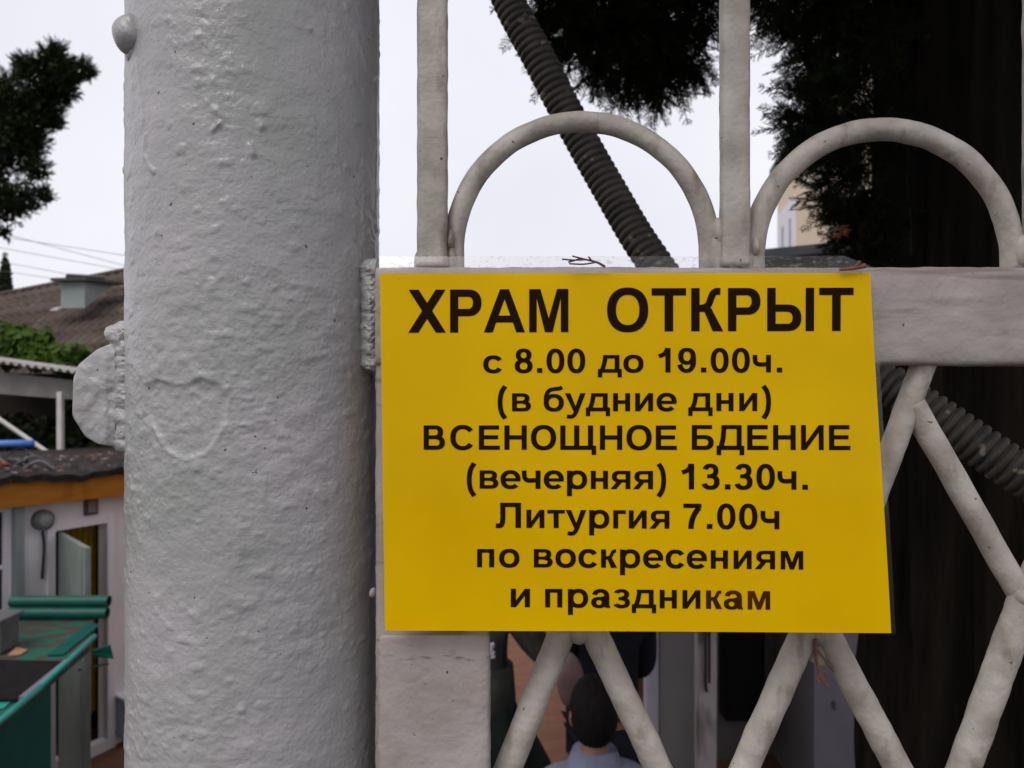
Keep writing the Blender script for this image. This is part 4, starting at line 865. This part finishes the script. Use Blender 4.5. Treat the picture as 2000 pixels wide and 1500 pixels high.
b = MB(); ta = tw(226); z_a, z_b = zat(232, 1432), zat(226, 1366); b.hexa([W(ta, z_a, .16), W(ta + .4, z_a, .16), W(ta + .4, z_a, .002), W(ta, z_a, .002)], [W(ta, z_b, .16), W(ta + .4, z_b, .16), W(ta + .4, z_b, .002), W(ta, z_b, .002)]); b.build('body', M['lblue'], bxt)
b = MB(); b.hexa([W(ta - .02, z_b + .003, .19), W(ta + .42, z_b + .003, .19), W(ta + .42, z_b + .03, .002), W(ta - .02, z_b + .03, .002)], [W(ta - .02, z_b + .023, .19), W(ta + .42, z_b + .023, .19), W(ta + .42, z_b + .05, .002), W(ta - .02, z_b + .05, .002)]); b.build('lid', M['winwhite'], bxt)
# things lying on the shed roof
rg = random.Random(21); b = MB()
for _ in range(900):
    t = rg.uniform(-1.5, 2.6); o_ = rg.uniform(-.75, .03); p = FP(t, fz(t) + hf + .055 + .05 * min(1, -min(0, o_) / .45) + rg.uniform(.004, .02), o_); a_ = rg.uniform(0, 6.28); l_ = rg.uniform(.010, .034); u_ = V(math.cos(a_), math.sin(a_), rg.uniform(-.3, .3)) * l_; w_ = V(-math.sin(a_), math.cos(a_), rg.uniform(-.3, .3)) * l_ * .45
    b.poly([p - u_, p - w_, p + u_, p + w_], rg.choice((0, 0, 0, 1, 2)))
tag(b.build('leaf_litter', [M['twig'], M['felt'], M['beamgrey']]), 'dry brown leaf litter scattered over the dark shed roof', 'leaf litter', kind='stuff')
b = MB(); p0, p1 = P(-90, 868, 5.9), P(62, 866, 5.9); b.tube([p0, p1], .025, 14); b.tube([p0 + V(0, .05, -.002), p1 + V(-.02, .05, -.002)], .025, 14)
tag(b.build('blue_pipe', M['bluepvc'], smooth=True), 'bright blue plastic pipes lying on the shed roof at the left edge', 'pipe')
b = MB(); rg = random.Random(8)
for i in range(16):
    px_ = rg.uniform(-40, 80); d_ = rg.uniform(5.75, 6.0); z_ = 1.02 + rg.uniform(0, .09); q_ = V((px_ - 1000) / F * d_, d_, z_); a_ = rg.uniform(-.5, .5)
    b.tube(spline([q_ + V(-.12, rg.uniform(-.05, .05), -.04), q_ + V(0, 0, .02), q_ + V(.12, rg.uniform(-.05, .05), -.05)], 5), rg.uniform(.006, .016), 7)
tag(b.build('scrap_pile', M['greyplastic'], smooth=True), 'tangle of grey scrap tubes heaped on the shed roof below the blue pipe', 'scrap')
b = MB(); q_ = P(8, 906, 5.72); b.ball(q_, (.035, .025, .014), 14, 8); tag(b.build('red_canister', M['red'], smooth=True), 'small red plastic piece among the scrap on the shed roof', 'canister')

# ------------------------------------------------------------------ teal counter in the yard and what lies on it
CZ = EYE - (1255 - 750) / F * 4.4
ea, eb = V(-2.08, 3.0, 0), V(-2.305, 4.4, 0)
ct = thing('teal_counter', (-2.7, 3.8, floor_z(-2.7)), 'teal green metal counter with dirty flaking top standing before the shed door', 'counter')
b = MB(); xl = -3.6
b.hexa([V(xl, 2.9, floor_z(xl)), V(-2.12, 2.9, floor_z(-2.1)), V(-2.27, 3.93, floor_z(-2.2)), V(xl, 3.93, floor_z(xl))], [V(xl, 2.9, CZ - .04), V(-2.12, 2.9, CZ - .04), V(-2.27, 3.93, CZ - .04), V(xl, 3.93, CZ - .04)]); b.build('body', M['teal'], ct, bevel=.01)
b = MB(); b.hexa([V(xl, 2.88, CZ - .035), V(-2.09, 2.88, CZ - .035), V(-2.31, 4.36, CZ - .035), V(-2.62, 5.0, CZ - .035)] , [V(xl, 2.88, CZ), V(-2.09, 2.88, CZ), V(-2.31, 4.36, CZ), V(-2.62, 5.0, CZ)])
b.hexa([V(xl, 2.88, CZ - .033), V(-2.62, 5.0, CZ - .033), V(-3.35, 5.0, CZ - .033), V(xl - .02, 5.0, CZ - .033)], [V(xl, 2.88, CZ - .002), V(-2.62, 5.0, CZ - .002), V(-3.35, 5.0, CZ - .002), V(xl - .02, 5.0, CZ - .002)])
b.build('top', M['tealtop'], ct)
b = MB(); q_ = [P(92, 1292, 4.17), P(124, 1290, 4.18), P(196, 1234, 4.70), P(172, 1234, 4.72)]; 
q_ = [V(p.x, p.y, CZ + .005) for p in q_]; b.hexa(q_, [p + V(0, 0, .006) for p in q_]); b.build('edge_strip', M['teal'], ct)
b = MB(); b.tube([V(ea.x, ea.y, CZ + .03), V(-2.19, 3.7, CZ + .02)], .015, 12); b.tube([V(-2.19, 3.7, CZ + .02), V(eb.x - .0, eb.y, CZ + .035)], .014, 12); b.build('edge_pipe', M['teallight'], ct, True)
b = MB(); q_ = [P(182, 1268, 4.4), P(215, 1258, 4.5), P(222, 1283, 4.42), P(182, 1278, 4.36)]; b.hexa([p + V(0, .0, -.012) for p in q_], q_); b.hexa([P(182, 1280, 4.37), P(222, 1285, 4.43), P(222, 1285, 4.5), P(182, 1280, 4.5)], [P(182, 1272, 4.37), P(216, 1261, 4.43), P(216, 1261, 4.5), P(182, 1272, 4.5)]); b.build('flap', M['teal'], ct)
RD_ = 4.85
for i, (z_, lab) in enumerate(((CZ + .106, 'upper of the two glossy green rolls stacked on the teal counter'), (CZ + .040, 'lower of the two glossy green rolls stacked on the teal counter'))):
    b = MB(); xa_, xb_ = P(22, 0, RD_).x, P(213, 0, RD_).x; r_ = .034; pr = [(0, r_), (0, r_ * .86)]
    seg = 24; ring = []
    for x in (xa_, xb_):
        for rr in (r_, r_ * .84): ring.append([V(x, RD_ - .02 * i + rr * math.cos(2*math.pi*j/seg), z_ + rr * math.sin(2*math.pi*j/seg)) for j in range(seg)])
    vs = sum(ring, []); S_ = lambda k, j: k * seg + j % seg
    fs = []
    for j in range(seg): fs += [(S_(0, j), S_(0, j+1), S_(2, j+1), S_(2, j)), (S_(1, j), S_(3, j), S_(3, j+1), S_(1, j+1)), (S_(0, j), S_(1, j), S_(1, j+1), S_(0, j+1)), (S_(2, j), S_(2, j+1), S_(3, j+1), S_(3, j))]
    b.add(vs, fs); tag(b.build('green_roll', M['greenroll'], smooth=False), lab, 'roll', 'green rolls on the counter')
mz = CZ + .008; q_ = [P(-60, 1372, 0 + 3.72), P(40, 1372, 3.60), P(130, 1294, 4.1), P(-30, 1290, 4.18)]
def onz(px, py, z): d_ = (EYE - z) * F / (py - 750); return P(px, py, d_)
mat_ = thing('rubber_mat', onz(40, 1340, mz), 'black ribbed rubber mat with grey edging lying on the teal counter', 'mat')
c0, c1, c2, c3 = onz(-90, 1372, mz), onz(36, 1370, mz), onz(126, 1296, mz), onz(-40, 1293, mz)
b = MB(); b.hexa([c0, c1, c2, c3], [p + V(0, 0, .012) for p in (c0, c1, c2, c3)])
for i in range(16):
    f = (i + .5) / 16; p, q2 = c0.lerp(c3, f), c1.lerp(c2, f); b.tube([p + V(0, 0, .013), q2 + V(-.01, 0, .013)], .007, 5)
b.build('ribbed_sheet', M['black'], mat_)
b = MB(); o_ = V(.018, 0, .0); b.hexa([c1 + o_ * .1, c1 + o_ * 1.8, c2 + o_ * 1.8, c2 + o_ * .1], [p + V(0, 0, .022) for p in (c1 + o_ * .1, c1 + o_ * 1.8, c2 + o_ * 1.8, c2 + o_ * .1)]); b.build('edging', M['greyedge'], mat_)
gb = onz(5, 1285, CZ); gc = thing('grey_crate', (gb.x, gb.y, CZ), 'grey plastic crate standing on the teal counter at the left edge', 'crate')
b = MB(); xr_ = onz(30, 1280, CZ + .002); xr_.x -= .075; b.box((xr_.x - .5, xr_.y, CZ + .002), (xr_.x, xr_.y + .16, CZ + .17)); b.build('box', M['greyplastic'], gc, bevel=.012)
b = MB(); b.box((xr_.x - .52, xr_.y - .02, CZ + .171), (xr_.x + .015, xr_.y + .18, CZ + .195)); b.build('rim', M['greyplastic'], gc, bevel=.01)
b = MB(); b.box((xr_.x - .45, xr_.y - .003, CZ + .03), (xr_.x - .05, xr_.y - .001, CZ + .13)); b.build('opening', M['black'], gc)
b = MB(); q_ = [onz(14, 1283, CZ + .003), onz(40, 1280, CZ + .003), onz(54, 1272, CZ + .003), onz(32, 1268, CZ + .003)]; b.hexa(q_, [p + V(0, 0, .008 + .006 * (i == 3)) for i, p in enumerate(q_)]); tag(b.build('cardboard_scrap', M['card']), 'torn orange brown cardboard scrap lying on the teal counter beside the crate', 'cardboard')
b = MB(); q_ = [onz(-10, 1386, CZ + .003), onz(8, 1384, CZ + .003), onz(20, 1373, CZ + .003), onz(-10, 1374, CZ + .003)]; b.hexa(q_, [p + V(0, 0, .004) for p in q_]); tag(b.build('paper_scrap', M['teallight']), 'small pale green scrap in front of the black mat on the counter', 'scrap')

# ------------------------------------------------------------------ grey building behind the gate
gbld = thing('grey_building', P(1450, 750, 4.6) * 1 + V(0, 0, -EYE + floor_z(1.3)), 'low grey plastered building with dark doorway and lilac jamb seen below the yellow notice', 'building')
def wq(mb, px0, d0_, px1, d1_, z0, z1, th_=.12):
    a_ = V((px0 - 1000) / F * d0_, d0_, 0); c_ = V((px1 - 1000) / F * d1_, d1_, 0); t = (c_ - a_).normalized(); n_ = V(-t.y, t.x, 0); n_ = n_ if n_.y > 0 else -n_
    mb.hexa([a_ + V(0, 0, z0), c_ + V(0, 0, z0), c_ + n_ * th_ + V(0, 0, z0), a_ + n_ * th_ + V(0, 0, z0)], [a_ + V(0, 0, z1), c_ + V(0, 0, z1), c_ + n_ * th_ + V(0, 0, z1), a_ + n_ * th_ + V(0, 0, z1)])
zb_, ztp = -1.0, 1.86
b = MB(); wq(b, 1287, 4.55, 1362, 4.40, zb_, ztp); wq(b, 1402, 4.86, 1600, 4.86, zb_, ztp); b.build('wall', M['stucco'], gbld)
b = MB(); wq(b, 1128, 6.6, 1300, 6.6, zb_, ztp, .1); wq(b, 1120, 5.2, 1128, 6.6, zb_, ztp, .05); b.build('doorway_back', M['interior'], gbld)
b = MB(); wq(b, 1262, 4.54, 1287, 4.54, zb_, ztp, .10); b.build('door_jamb', M['jamb'], gbld, bevel=.006)
b = MB(); wq(b, 1363, 4.33, 1400, 4.33, zb_, ztp, .42); b.build('pilaster', M['stained'], gbld, bevel=.008)
b = MB(); q_ = P(1379, 1352, 4.30); b.tube([V(q_.x, 4.31, 1.8), V(q_.x, 4.31, q_.z + .03), V(q_.x + .004, 4.30, q_.z)], .009, 10); q_ = P(1386, 1360, 4.31); b.tube([V(q_.x, 4.315, 1.8), V(q_.x, 4.315, q_.z + .07)], .006, 8); b.build('conduit', M['cable'], gbld, True)
b = MB(); q_ = P(1410, 1398, 4.78); r2 = P(1486, 1398, 4.78); b.box((q_.x, 4.70, q_.z), (r2.x, 4.855, 1.5)); b.build('cabinet', M['black'], gbld, bevel=.006)
b = MB(); wq(b, 1590, 4.2, 1900, 4.2, zb_, 1.79, .1); a_ = V(590 / F * 4.2, 4.2, 0); b.build('wall', M['stuccolilac'], gbld)
b = MB(); b.box((a_.x + .002, 4.302, zb_), (a_.x + .10, 4.858, 1.79)); b.build('wall', M['stucco'], gbld)
b = MB(); q_ = P(1629, 1375, 4.195); b.ball(q_, (.012, .006, .02), 10, 6); b.tube([q_, q_ + V(.004, -.004, -.03)], .004, 6); b.build('hook', M['darkmetal'], gbld, True)
b = MB(); s0, s1 = P(1482, 488, 5.0), P(1652, 470, 4.70); s0.z = s1.z = 2.445; e_ = (s1 - s0).normalized(); s2 = s1 + e_ * 1.4; bk2 = V(.4, 2.2, 0)
b.hexa([s0 + V(0, 0, -.062), s2 + V(0, 0, -.062), s2 + bk2 + V(0, 0, -.062), s0 + bk2 + V(0, 0, -.062)], [s0, s2, s2 + bk2, s0 + bk2]); slab_o = b.build('roof_slab', M['slab'], gbld, bevel=.006)
b = MB(); b.hexa([s0 + V(.25, .1, -.575), s2 + V(0, .1, -.575), s2 + bk2 * .9 + V(0, 0, -.575), s0 + bk2 * .9 + V(.2, 0, -.575)], [s0 + V(.25, .1, -.064), s2 + V(0, .1, -.064), s2 + bk2 * .9 + V(0, 0, -.064), s0 + bk2 * .9 + V(.2, 0, -.064)]); b.build('soffit', M['soffit'], gbld)
b = MB(); b.hexa([P(1120, 750, 4.2) * 1 + V(0, 0, -EYE + 1.865), V(2.6 * .6, 4.1, 1.865), V(2.0, 7, 1.865), V(.9, 7, 1.865)], [P(1120, 750, 4.2) * 1 + V(0, 0, -EYE + 1.93), V(2.6 * .6, 4.1, 1.93), V(2.0, 7, 1.93), V(.9, 7, 1.93)]); b.build('roof', M['slab'], gbld)

b = MB(); b.hexa([V(-.45, 1.95, 1.80), V(1.25, 1.95, 1.80), V(1.5, 4.15, 1.80), V(-.6, 4.4, 1.80)], [V(-.45, 1.95, 1.85), V(1.25, 1.95, 1.85), V(1.5, 4.15, 1.86), V(-.6, 4.4, 1.86)]); b.build('added_shade_roof', M['slab'], gbld)  # added slab hidden behind rail and notice, shades the people and walls below
# ------------------------------------------------------------------ cream building far right
cb0 = V(518.5 / F * 12, 12, 0); cb1 = V(600 / F * 9.2, 9.2, 0); cdv = (cb1 - cb0).normalized(); cnv = V(cdv.y, -cdv.x, 0); cnv = cnv if cnv.x < 0 else -cnv
cbd = thing('cream_building', cb0 + cdv * 3 + V(0, 0, -1.7), 'cream rendered building with white framed window behind the cypress sprays', 'building')
def CB(t, z, off=0): return cb0 + cdv * t + cnv * off + V(0, 0, z)
def tcb(px): k = (px - 1000) / F; return (k * cb0.y - cb0.x) / (cdv.x - k * cdv.y)
def zcb(px, py): return EYE - (py - 750) / F * CB(tcb(px), 0).y
b = MB(); b.hexa([CB(0, -1.72), CB(6, -1.72), CB(6, -1.72, -4), CB(0, -1.72, -4)], [CB(0, 4.75), CB(6, 4.75), CB(6, 4.75, -4), CB(0, 4.75, -4)]); b.build('wall', M['cream'], cbd)
b = MB(); b.hexa([CB(-.1, 4.753, .1), CB(6.1, 4.753, .1), CB(6.1, 4.753, -4.1), CB(-.1, 4.753, -4.1)], [CB(-.1, 4.85, .1), CB(6.1, 4.85, .1), CB(6.1, 4.85, -4.1), CB(-.1, 4.85, -4.1)]); b.build('roof', M['slab'], cbd)
ta, tb = tcb(1523), tcb(1556); z1_ = zcb(1523, 421); z0_ = 2.2
def cbx(mb, t0_, t1_, z0, z1, o0, o1): mb.hexa([CB(t0_, z0, o1), CB(t1_, z0, o1), CB(t1_, z0, o0), CB(t0_, z0, o0)], [CB(t0_, z1, o1), CB(t1_, z1, o1), CB(t1_, z1, o0), CB(t0_, z1, o0)])
b = MB(); cbx(b, ta, tb, z0_, z1_, .002, .035); wdo = b.build('window', M['winwhite'], cbd)
b = MB()
for u0, u1 in ((1531, 1535), (1546, 1549.5)):
    cbx(b, tcb(u0), tcb(u1), z0_ + .1, z1_ - .25, .036, .042)
b.build('pane', M['pane'], wdo)

# ------------------------------------------------------------------ people in the yard
def skin_mesh(name, joints, edges, mat, parent, sub=2, root='pelvis', extra=None):
    names_ = list(joints); me = bpy.data.meshes.new(name); o0 = world_of(parent)
    me.from_pydata([tuple(Vector(joints[k][0]) - o0) for k in names_], [(names_.index(a), names_.index(c)) for a, c in edges], [])
    ob = bpy.data.objects.new(name, me); COL.objects.link(ob)
    sm_ = ob.modifiers.new('skin', 'SKIN'); sm_.use_smooth_shade = True; sm_.branch_smoothing = .6
    ss_ = ob.modifiers.new('sub', 'SUBSURF'); ss_.levels = sub; ss_.render_levels = sub
    for i, k in enumerate(names_):
        r_ = joints[k][1]; r_ = r_ if hasattr(r_, '__len__') else (r_, r_); d_ = me.skin_vertices[0].data[i]; d_.radius = r_; d_.use_root = (k == root)
    bpy.context.view_layer.update()
    ev_ = ob.evaluated_get(bpy.context.evaluated_depsgraph_get()); nm = bpy.data.meshes.new_from_object(ev_)
    ob.modifiers.clear(); ob.data = nm; nm.name = name; nm.materials.clear(); nm.materials.append(mat); ob.parent = parent
    if extra:       # further surface parts of the same body (head features, fingers)
        bm = bmesh.new(); bm.from_mesh(nm); tmp = bpy.data.meshes.new('tmp'); tmp.from_pydata([tuple(Vector(p) - o0) for p in extra.v], [], extra.f); bm.from_mesh(tmp); bm.to_mesh(nm); bm.free(); bpy.data.meshes.remove(tmp)
        nm.polygons.foreach_set('use_smooth', [True] * len(nm.polygons))
    WPOS[ob.name] = o0; return ob
def head_extra(mb, c, yaw, s=1.0):
    """skull with nose, brow, ears; yaw 0 looks away from the camera (+Y)"""
    Mz = Matrix.Rotation(yaw, 3, 'Z')
    def fn_(d):
        k = 1.0
        if d.y > 0: k *= 1 - .06 * max(0, d.y) ; k *= 1 + .30 * math.exp(-((d.x / .16)**2 + ((d.z + .12) / .2)**2)) * max(0, d.y)      # nose
        if d.z < -.3: k *= 1 - .10 * abs(d.x)
        if d.y > .6 and abs(d.z - .12) < .15 and .15 < abs(d.x) < .5: k *= .965                                                    # eye hollows
        if d.y > .6 and abs(d.z + .42) < .06 and abs(d.x) < .3: k *= .97                                                          # mouth
        return k
    mb.ball(c, (.073 * s, .092 * s, .112 * s), 40, 28, M=Mz, fn=fn_)
    for sx in (-1, 1): mb.ball(Vector(c) + Mz @ V(sx * .075 * s, -.005, -.012), (.010 * s, .018 * s, .030 * s), 12, 8, M=Mz)
def fingers(mb, wrist, dirv, side, s=1.0):
    """five bent fingers leaving a palm"""
    dirv = Vector(dirv).normalized(); a = Vector(side).normalized(); n_ = dirv.cross(a).normalized(); p = Vector(wrist)
    mb.ball(p + dirv * .045 * s, (.020, .020, .020), 12, 8)
    pal = p + dirv * .04 * s; mb.ball(pal, (.040 * s, .042 * s, .040 * s), 16, 10, M=Matrix((a * .95, dirv, n_ * .38)).transposed())
    for i, ln in enumerate((.066, .075, .070, .055)):
        b0 = p + dirv * .075 * s + a * (i - 1.5) * .019 * s; b1 = b0 + dirv * ln * .45 + n_ * .010; b2 = b1 + dirv * ln * .3 + n_ * .022; b3 = b2 + dirv * ln * .1 + n_ * .022
        mb.tube([b0 - dirv * .02, b0, b1, b2, b3], [.0085, .009, .0085, .0078, .0045], 9)
    t0_ = p + dirv * .025 * s - a * .03 * s; mb.tube([t0_, t0_ - a * .022 + dirv * .022, t0_ - a * .026 + dirv * .05 + n_ * .012], [.011, .010, .006], 9)
def person(px, d, yaw, height, label, outfit, arms, group=None):
    x = (px - 1000) / F * d; fz_ = floor_z(x); s = height / 1.7; root = thing('person', (x, d, fz_), label, 'person', group)
    Mz = Matrix.Rotation(yaw, 3, 'Z'); o = V(x, d, fz_)
    def Q(a, b_, c): return o + Mz @ V(a, b_, c) * s
    J = {'pelvis': (Q(0, 0, .93), (.125 * s, .10 * s)), 'waist': (Q(0, .005, 1.08), (.12 * s, .09 * s)), 'chest': (Q(0, 0, 1.28), (.14 * s, .10 * s)), 'collar': (Q(0, -.01, 1.41), (.085 * s, .07 * s)), 'neck': (Q(0, 0, 1.475), .05 * s), 'skull': (Q(0, .01, 1.57), .06 * s)}
    E_ = [('pelvis', 'waist'), ('waist', 'chest'), ('chest', 'collar'), ('collar', 'neck'), ('neck', 'skull')]
    ex = MB(); hc = Q(0, .012, 1.585); head_extra(ex, hc, yaw, s)
    for sd_, nm in ((-1, 'l'), (1, 'r')):
        el, wr = arms[nm]
        J['sh' + nm] = (Q(sd_ * outfit.get('sw', .165), -.01, outfit.get('sz', 1.39)), .058 * s); J['el' + nm] = (Q(*el), .042 * s); J['wr' + nm] = (Q(*wr), .027 * s)
        E_ += [('collar', 'sh' + nm), ('sh' + nm, 'el' + nm), ('el' + nm, 'wr' + nm)]
        fingers(ex, Q(*wr), Q(*wr) - Q(*el), Mz @ V(-sd_, 0, .0) + V(0, .2, .0), s)
        J['hip' + nm] = (Q(sd_ * .09, 0, .86), .085 * s); J['kn' + nm] = (Q(sd_ * .1, .02, .48), .056 * s); J['an' + nm] = (Q(sd_ * .1, -.01, .08), .037 * s); J['to' + nm] = (Q(sd_ * .11, .14, .03), .03 * s)
        E_ += [('pelvis', 'hip' + nm), ('hip' + nm, 'kn' + nm), ('kn' + nm, 'an' + nm), ('an' + nm, 'to' + nm)]
    skin_mesh('body', J, E_, M['skin'], root, extra=ex)
    # clothes: a looser skin over torso and sleeves
    g = outfit.get('loose', 1.16); keep = ('pelvis', 'waist', 'chest', 'collar', 'shl', 'shr', 'ell', 'elr', 'cuffl', 'cuffr')
    C_ = {k: (v[0], tuple(q2 * g for q2 in (v[1] if hasattr(v[1], '__len__') else (v[1], v[1])))) for k, v in J.items() if k in keep}
    C_['nape'] = (Q(0, -.006, 1.462), .078 * s)
    for nm in 'lr': C_['sh' + nm] = (J['sh' + nm][0], .083 * s)
    for nm in 'lr': C_['cuff' + nm] = (J['el' + nm][0].lerp(J['wr' + nm][0], .88), .036 * s * g)
    skin_mesh(outfit['top_name'], C_, [e for e in (('pelvis', 'waist'), ('waist', 'chest'), ('chest', 'collar'), ('collar', 'nape'), ('collar', 'shl'), ('collar', 'shr'), ('shl', 'ell'), ('shr', 'elr'), ('ell', 'cuffl'), ('elr', 'cuffr'))], outfit['top'], root)
    # hair: cap over the back and crown of the head, open at the face
    hm = MB()
    def hf(d_): return 1.0 + .02 * math.sin(d_.x * 40 + d_.z * 23) if (d_.y < .35 or d_.z > .55) and d_.z > outfit.get('hairlow', -.55) else .80
    hm.ball(hc + V(0, 0, .004), (.082 * s, .100 * s, .121 * s), 48, 36, M=Mz, fn=hf); hm.build('hair', outfit.get('hair', M['hair']), root, True)
    if 'skirt' in outfit:
        sk = MB(); n_ = 48; prof = [(1.0, .16), (.87, .20), (.82, .25), (.76, .285), (.59, .37), (.3, .45), (.08, .47)]; sk.tube([Q(0, 0, z_) for z_, _ in prof], [r_ * s * outfit.get('flare', 1) for _, r_ in prof], n_, jit=lambda p, a: 1 + .05 * math.sin(a * 9)); sk.build('skirt', outfit['skirt'], root, True)
    else:
        L2 = {k: (v[0], tuple(q2 * 1.2 for q2 in (v[1] if hasattr(v[1], '__len__') else (v[1], v[1])))) for k, v in J.items() if k in ('pelvis', 'hipl', 'hipr', 'knl', 'knr', 'anl', 'anr')}
        skin_mesh('trousers', L2, [('pelvis', 'hipl'), ('pelvis', 'hipr'), ('hipl', 'knl'), ('hipr', 'knr'), ('knl', 'anl'), ('knr', 'anr')], outfit['legs'], root)
    return root, Q, s
ra, QA, sA = person(938, 3.9, R(180), 1.62, 'person in dark olive jacket and long dark skirt, half hidden by the gate stile', {'top': M['jacket'], 'top_name': 'jacket', 'skirt': M['skirt'], 'loose': 1.3, 'flare': 1.05},
                    {'l': ((-.36, .02, 1.15), (-.24, .06, 1.44)), 'r': ((.25, -.03, 1.13), (.2, .2, 1.0))})
b = MB(); b.tube([QA(0, 0, .80), QA(0, 0, .83), QA(0, 0, .89)], [.188 * sA, .192 * sA, .186 * sA], 40); b.build('jacket_hem', M['hem'], ra, True)
b = MB(); b.tube([QA(0, 0, .85), QA(0, 0, 1.0), QA(0, 0, 1.15)], [.187 * sA, .182 * sA, .17 * sA], 40); b.build('jacket_skirt', M['jacket'], ra, True)
b = MB(); rg = random.Random(4)
for i in range(26): q_ = P(958 + rg.uniform(-4, 7), 1256 + rg.uniform(0, 32), 3.66); b.ball(q_, .007, 8, 6)
b.build('lace_trim', M['lace'], ra, True)
rb_, QB, sB = person(1161, 2.4, R(4), 1.53, 'person with short dark hair in pale blue collared shirt seen from behind', {'top': M['shirt'], 'top_name': 'shirt', 'legs': M['navy'], 'loose': 1.38, 'hairlow': -.86, 'sw': .135, 'sz': 1.35},
                     {'l': ((-.19, .0, 1.1), (-.15, .16, .95)), 'r': ((.19, .0, 1.1), (.15, .16, .95))})
b = MB(); b.tube([QB(0, -.004, 1.40), QB(0, -.004, 1.462), QB(0, -.004, 1.47), QB(0, -.004, 1.39)], [.092 * sB, .070 * sB, .074 * sB, .104 * sB], 36, caps=False); b.build('collar', M['shirt'], rb_, True)
rc_, QC, sC = person(1186, 3.5, R(10), 1.66, 'person in plain navy clothing standing behind the one in the blue shirt', {'top': M['navy'], 'top_name': 'coat', 'legs': M['navy'], 'loose': 1.3, 'hair': M['navy']},
                     {'l': ((-.2, .06, 1.14), (-.05, .22, 1.12)), 'r': ((.2, .06, 1.14), (.05, .24, 1.10))})
bgq = [(1112, 1262), (1138, 1290), (1147, 1335), (1128, 1372), (1106, 1392), (1088, 1362), (1080, 1318), (1098, 1285)]
b = MB(); fr = [P(x, y, 3.22) for x, y in bgq]; cen = sum(fr, V(0, 0, 0)) / len(fr); n = len(fr)
b.add(fr + [cen + (p - cen) * .75 + V(0, -.05, 0) for p in fr] + [cen + (p - cen) * .75 + V(0, .06, 0) for p in fr], [(i, (i+1) % n, n + (i+1) % n, n + i) for i in range(n)] + [((i+1) % n, i, 2*n + i, 2*n + (i+1) % n) for i in range(n)] + [tuple(range(n, 2*n)), tuple(range(2*n, 3*n))[::-1]])
cbg = b.build('cloth_bag', M['mauve'], smooth=True); sm = cbg.modifiers.new('sub', 'SUBSURF'); sm.levels = sm.render_levels = 2
tag(cbg, 'mauve brown cloth bag held beside the dark haired head', 'bag')
